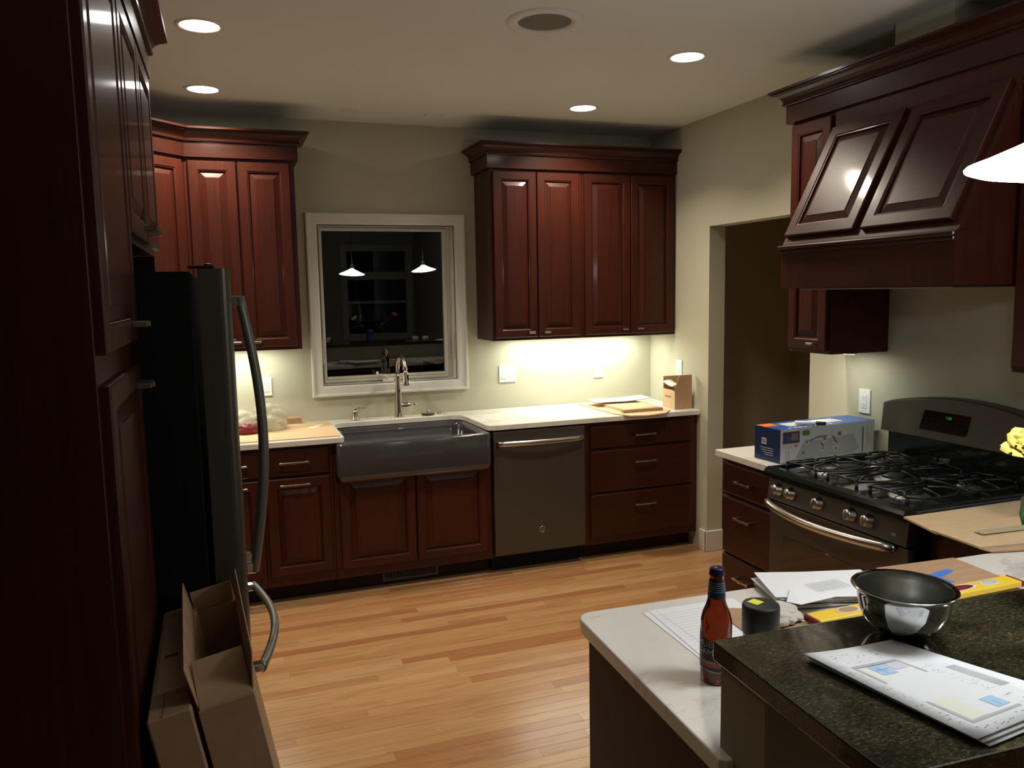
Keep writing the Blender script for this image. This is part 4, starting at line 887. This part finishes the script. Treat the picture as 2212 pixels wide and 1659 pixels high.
pt = uv(.72, .22); q = B(); q.text('A2.08', .012, Matrix.Translation((pt.x, pt.y, ZP+.002)) @ Matrix.Rotation(math.radians(-80), 4, 'Z'), 'ink'); 
link('sheet_number', q, t) if 0 else q.bm.free()
# vase with two roses
t = thing('flower_vase', 'blue glass vase standing on the bar beyond the bowl', 'vase', (.545, -4.02, BT))
q = B(); q.lathe([(.0, .001), (.034, .001), (.036, .006), (.040, .14), (.042, .150), (.039, .150), (.036, .14), (.032, .010), (.0, .008)], (.545, -4.02, BT+.0005), 'vase', 32); link('body', q, t)
def petal_mesh():
    q_ = B(); rr = []
    for i in range(6):
        v_ = i/5; wv = .85*math.sin(PI*(.12+.84*v_))**.75
        rr.append([Vector((wv*s_*.55, -.16*(1-s_*s_)*v_ + (.22*v_**3), v_)) for s_ in (-1, -.5, 0, .5, 1)])
    q_.rings(rr, 'rose_y', True, closed=False); me = bpy.data.meshes.new('petal'); q_.bm.to_mesh(me); q_.bm.free(); return me
PM = {'rose_y': petal_mesh()}; PM['rose_y'].materials.append(MT['rose_y']); PM['rose_p'] = PM['rose_y'].copy(); PM['rose_p'].materials.clear(); PM['rose_p'].materials.append(MT['rose_p'])
def leaf(par, p, d, L_, w_):
    q_ = B(); d = Vector(d).normalized(); s = d.cross(Vector((0, 0, 1))).normalized(); up = s.cross(d); rr = []
    for i in range(9):
        u = i/8; wv = w_*math.sin(PI*u)**.8*(1 if i % 2 else .88); c_ = Vector(p)+d*L_*u-Vector((0, 0, 1))*L_*.35*u*u
        rr.append([c_-s*wv+up*wv*.25, c_, c_+s*wv+up*wv*.25])
    q_.rings(rr, 'leaf', True, closed=False); o_ = link('leaf', q_, par); o_.modifiers.new('thick', 'SOLIDIFY').thickness = .0007
def rose(label, head, R_, m_, lean):
    t_ = thing('rose', label, 'flower', (.545, -4.02, BT+.02))
    H = Vector(head); base = Vector((.545, -4.02, BT+.03)); midp = Vector((.545+(H.x-.545)*.32, -4.02+(H.y+4.02)*.32, BT+.20))
    q_ = B(); pts_ = [base*(1-u)**2+midp*2*u*(1-u)+(H-Vector(lean)*R_*.8)*u*u for u in [i/10 for i in range(11)]]; q_.tube(pts_, .0028, 'leaf', 8); link('stem', q_, t_)
    q_ = B(); q_.lathe([(.003, -.012), (.010, -.006), (.012, .0), (.008, .006)], H-Vector(lean)*R_*.7, 'leaf', 12, cap0=True, cap1=True); link('calyx', q_, t_)
    A = Vector(lean).normalized().to_track_quat('Z', 'Y').to_matrix().to_4x4(); org = Matrix.Translation(H-Vector(lean).normalized()*R_*.75)
    inv = INV[t_.name]; rr_ = random.Random(5)
    for k in range(30):
        f = k/29; ang = k*2.39996; tilt = math.radians(3+62*f**1.2); sc = R_*(.72+.72*f); rad = R_*(.04+.20*f)
        mt = org @ A @ Matrix.Rotation(ang, 4, 'Z') @ Matrix.Translation((0, rad, .0)) @ Matrix.Rotation(-tilt, 4, 'X') @ Matrix.Rotation(rr_.uniform(-.28, .28), 4, 'Y') @ Matrix.Diagonal((sc*1.15, sc, sc*1.05, 1))
        o_ = bpy.data.objects.new('petal', PM[m_]); C.objects.link(o_); o_.parent = t_; o_.matrix_local = inv @ mt
        if k == 0: pass
    for j, u in enumerate((.55, .75)):
        p = base*(1-u)**2+midp*2*u*(1-u)+H*u*u; leaf(t_, p, (-1 if j else 1, -.5, .5), .075, .022)
    return t_, pts_
yr, ypt = rose('yellow rose leaning in at the right edge above the bar', (.372, -4.000, 1.398), .030, 'rose_y', (-.55, -.35, .75))
leaf(yr, ypt[6]+Vector((0, 0, 0)), (-.80, -.15, .05), .145, .034)
rose('pink rose on the far side of the vase, seen in the window reflection', (.85, -4.0, 1.43), .026, 'rose_p', (.4, .2, .8))
for x, lb in ((1.10, 'small beige candle jar on the far end of the bar'), (1.22, 'small beige candle jar farthest from the vase on the bar')):
    t = thing('candle_jar', lb, 'jar', (x, -4.08, BT)); q = B(); q.lathe([(.0, .001), (.034, .001), (.036, .006), (.036, .055), (.033, .055), (.033, .03), (.0, .03)], (x, -4.08, BT+.0005), 'jar', 24); link('glass', q, t)
    q = B(); q.tube([(x, -4.08, BT+.031), (x+.001, -4.08, BT+.043)], .001, 'ink', 6); link('wick', q, t)
t = thing('paper_sheets', 'white papers at the far end of the bar, seen in the window reflection', 'paper', (1.5, -4.1, BT))
link('sheet', sheet_quad([(1.36, -4.02), (1.64, -4.03), (1.63, -4.24), (1.35, -4.23)], BT+.002, 'paper'), t); link('sheet', sheet_quad([(1.40, -4.03), (1.67, -4.02), (1.68, -4.22), (1.41, -4.24)], BT+.0032, 'paper'), t)

# ------------------------------------------------------------------ cartons leaning by the refrigerator
def leaning(name, label, xt0, xt1, y0, y1, zt, tilt, yaw=0.0):
    # origin at top-left-near corner; box body hangs down to the floor along the lean
    L_ = zt/math.cos(tilt)
    t_ = thing(name, label, 'box', (xt0, y0, zt))
    Mx = Matrix.Rotation(yaw, 4, 'Z') @ Matrix.Rotation(-tilt, 4, 'Y')
    return t_, Mx, L_
# closed flat carton
t, Mx, L_ = leaning('flat_carton', 'closed narrow cardboard carton leaning on the pantry', -1.187, -1.10, -3.44, -2.84, .885, math.radians(10), .012)
wd, dp = .083, .57
def lb_(x0, x1, y0, y1, z0, z1, m_, nm, bev=.0015, par=None, extra=None):
    q_ = B(); q_.box(x0, x1, y0, y1, z0, z1, m_, bev=bev, mtx=Mx @ (extra or Matrix.Identity(4))); return link(nm, q_, par or t, local=True)
lb_(0, wd, 0, dp, -L_+.021, 0, 'card', 'carton', .004)
lb_(.012, wd-.012, .10, dp-.05, .0005, .0012, 'ctape', 'packing_tape', 0)
lb_(.02, .05, .27, .285, .0014, .002, 'cardedge', 'scuff_mark', 0)
lb_(wd*.35, wd*.38, .0, dp, .0004, .0010, 'cardedge', 'flap_seam', 0)
# open tall carton
t, Mx, L_ = leaning('open_carton', 'tall open cardboard carton with raised flaps in front of the refrigerator', -1.094, -.985, -3.435, -2.88, .885, math.radians(10), .050)
wd, dp, th = .108, .54, .004
lb_(0, wd, 0, th, -L_+.021, 0, 'card', 'front_panel'); lb_(0, wd, dp-th, dp, -L_+.021, 0, 'card', 'back_panel')
lb_(0, th, th+.0005, dp-th-.0005, -L_+.021, 0, 'card', 'side_panel'); lb_(wd-th, wd, th+.0005, dp-th-.0005, -L_+.021, 0, 'card', 'side_panel')
lb_(th+.001, wd-th-.001, th+.001, dp-th-.001, -L_+.024, -L_+.028, 'cardedge', 'bottom')
def flap(x0, x1, y0, y1, ax, px, py, ang, h, nm='flap'):
    Rr = Matrix.Translation((px, py, 0)) @ Matrix.Rotation(math.radians(ang), 4, ax) @ Matrix.Translation((-px, -py, 0))
    lb_(x0, x1, y0, y1, .001, h, 'card', nm, extra=Rr)
flap(0, th, .01, dp-.01, 'Y', 0, 0, -5, .088)
flap(wd-th, wd, .01, dp-.01, 'Y', wd, 0, 11, .085)
flap(.003, wd-.003, 0, th, 'X', 0, 0, -52, .110)
flap(.003, wd-.003, dp-th, dp, 'X', 0, dp, 2, .055)

for o in bpy.data.objects:
    if o.name.startswith('camera'): continue
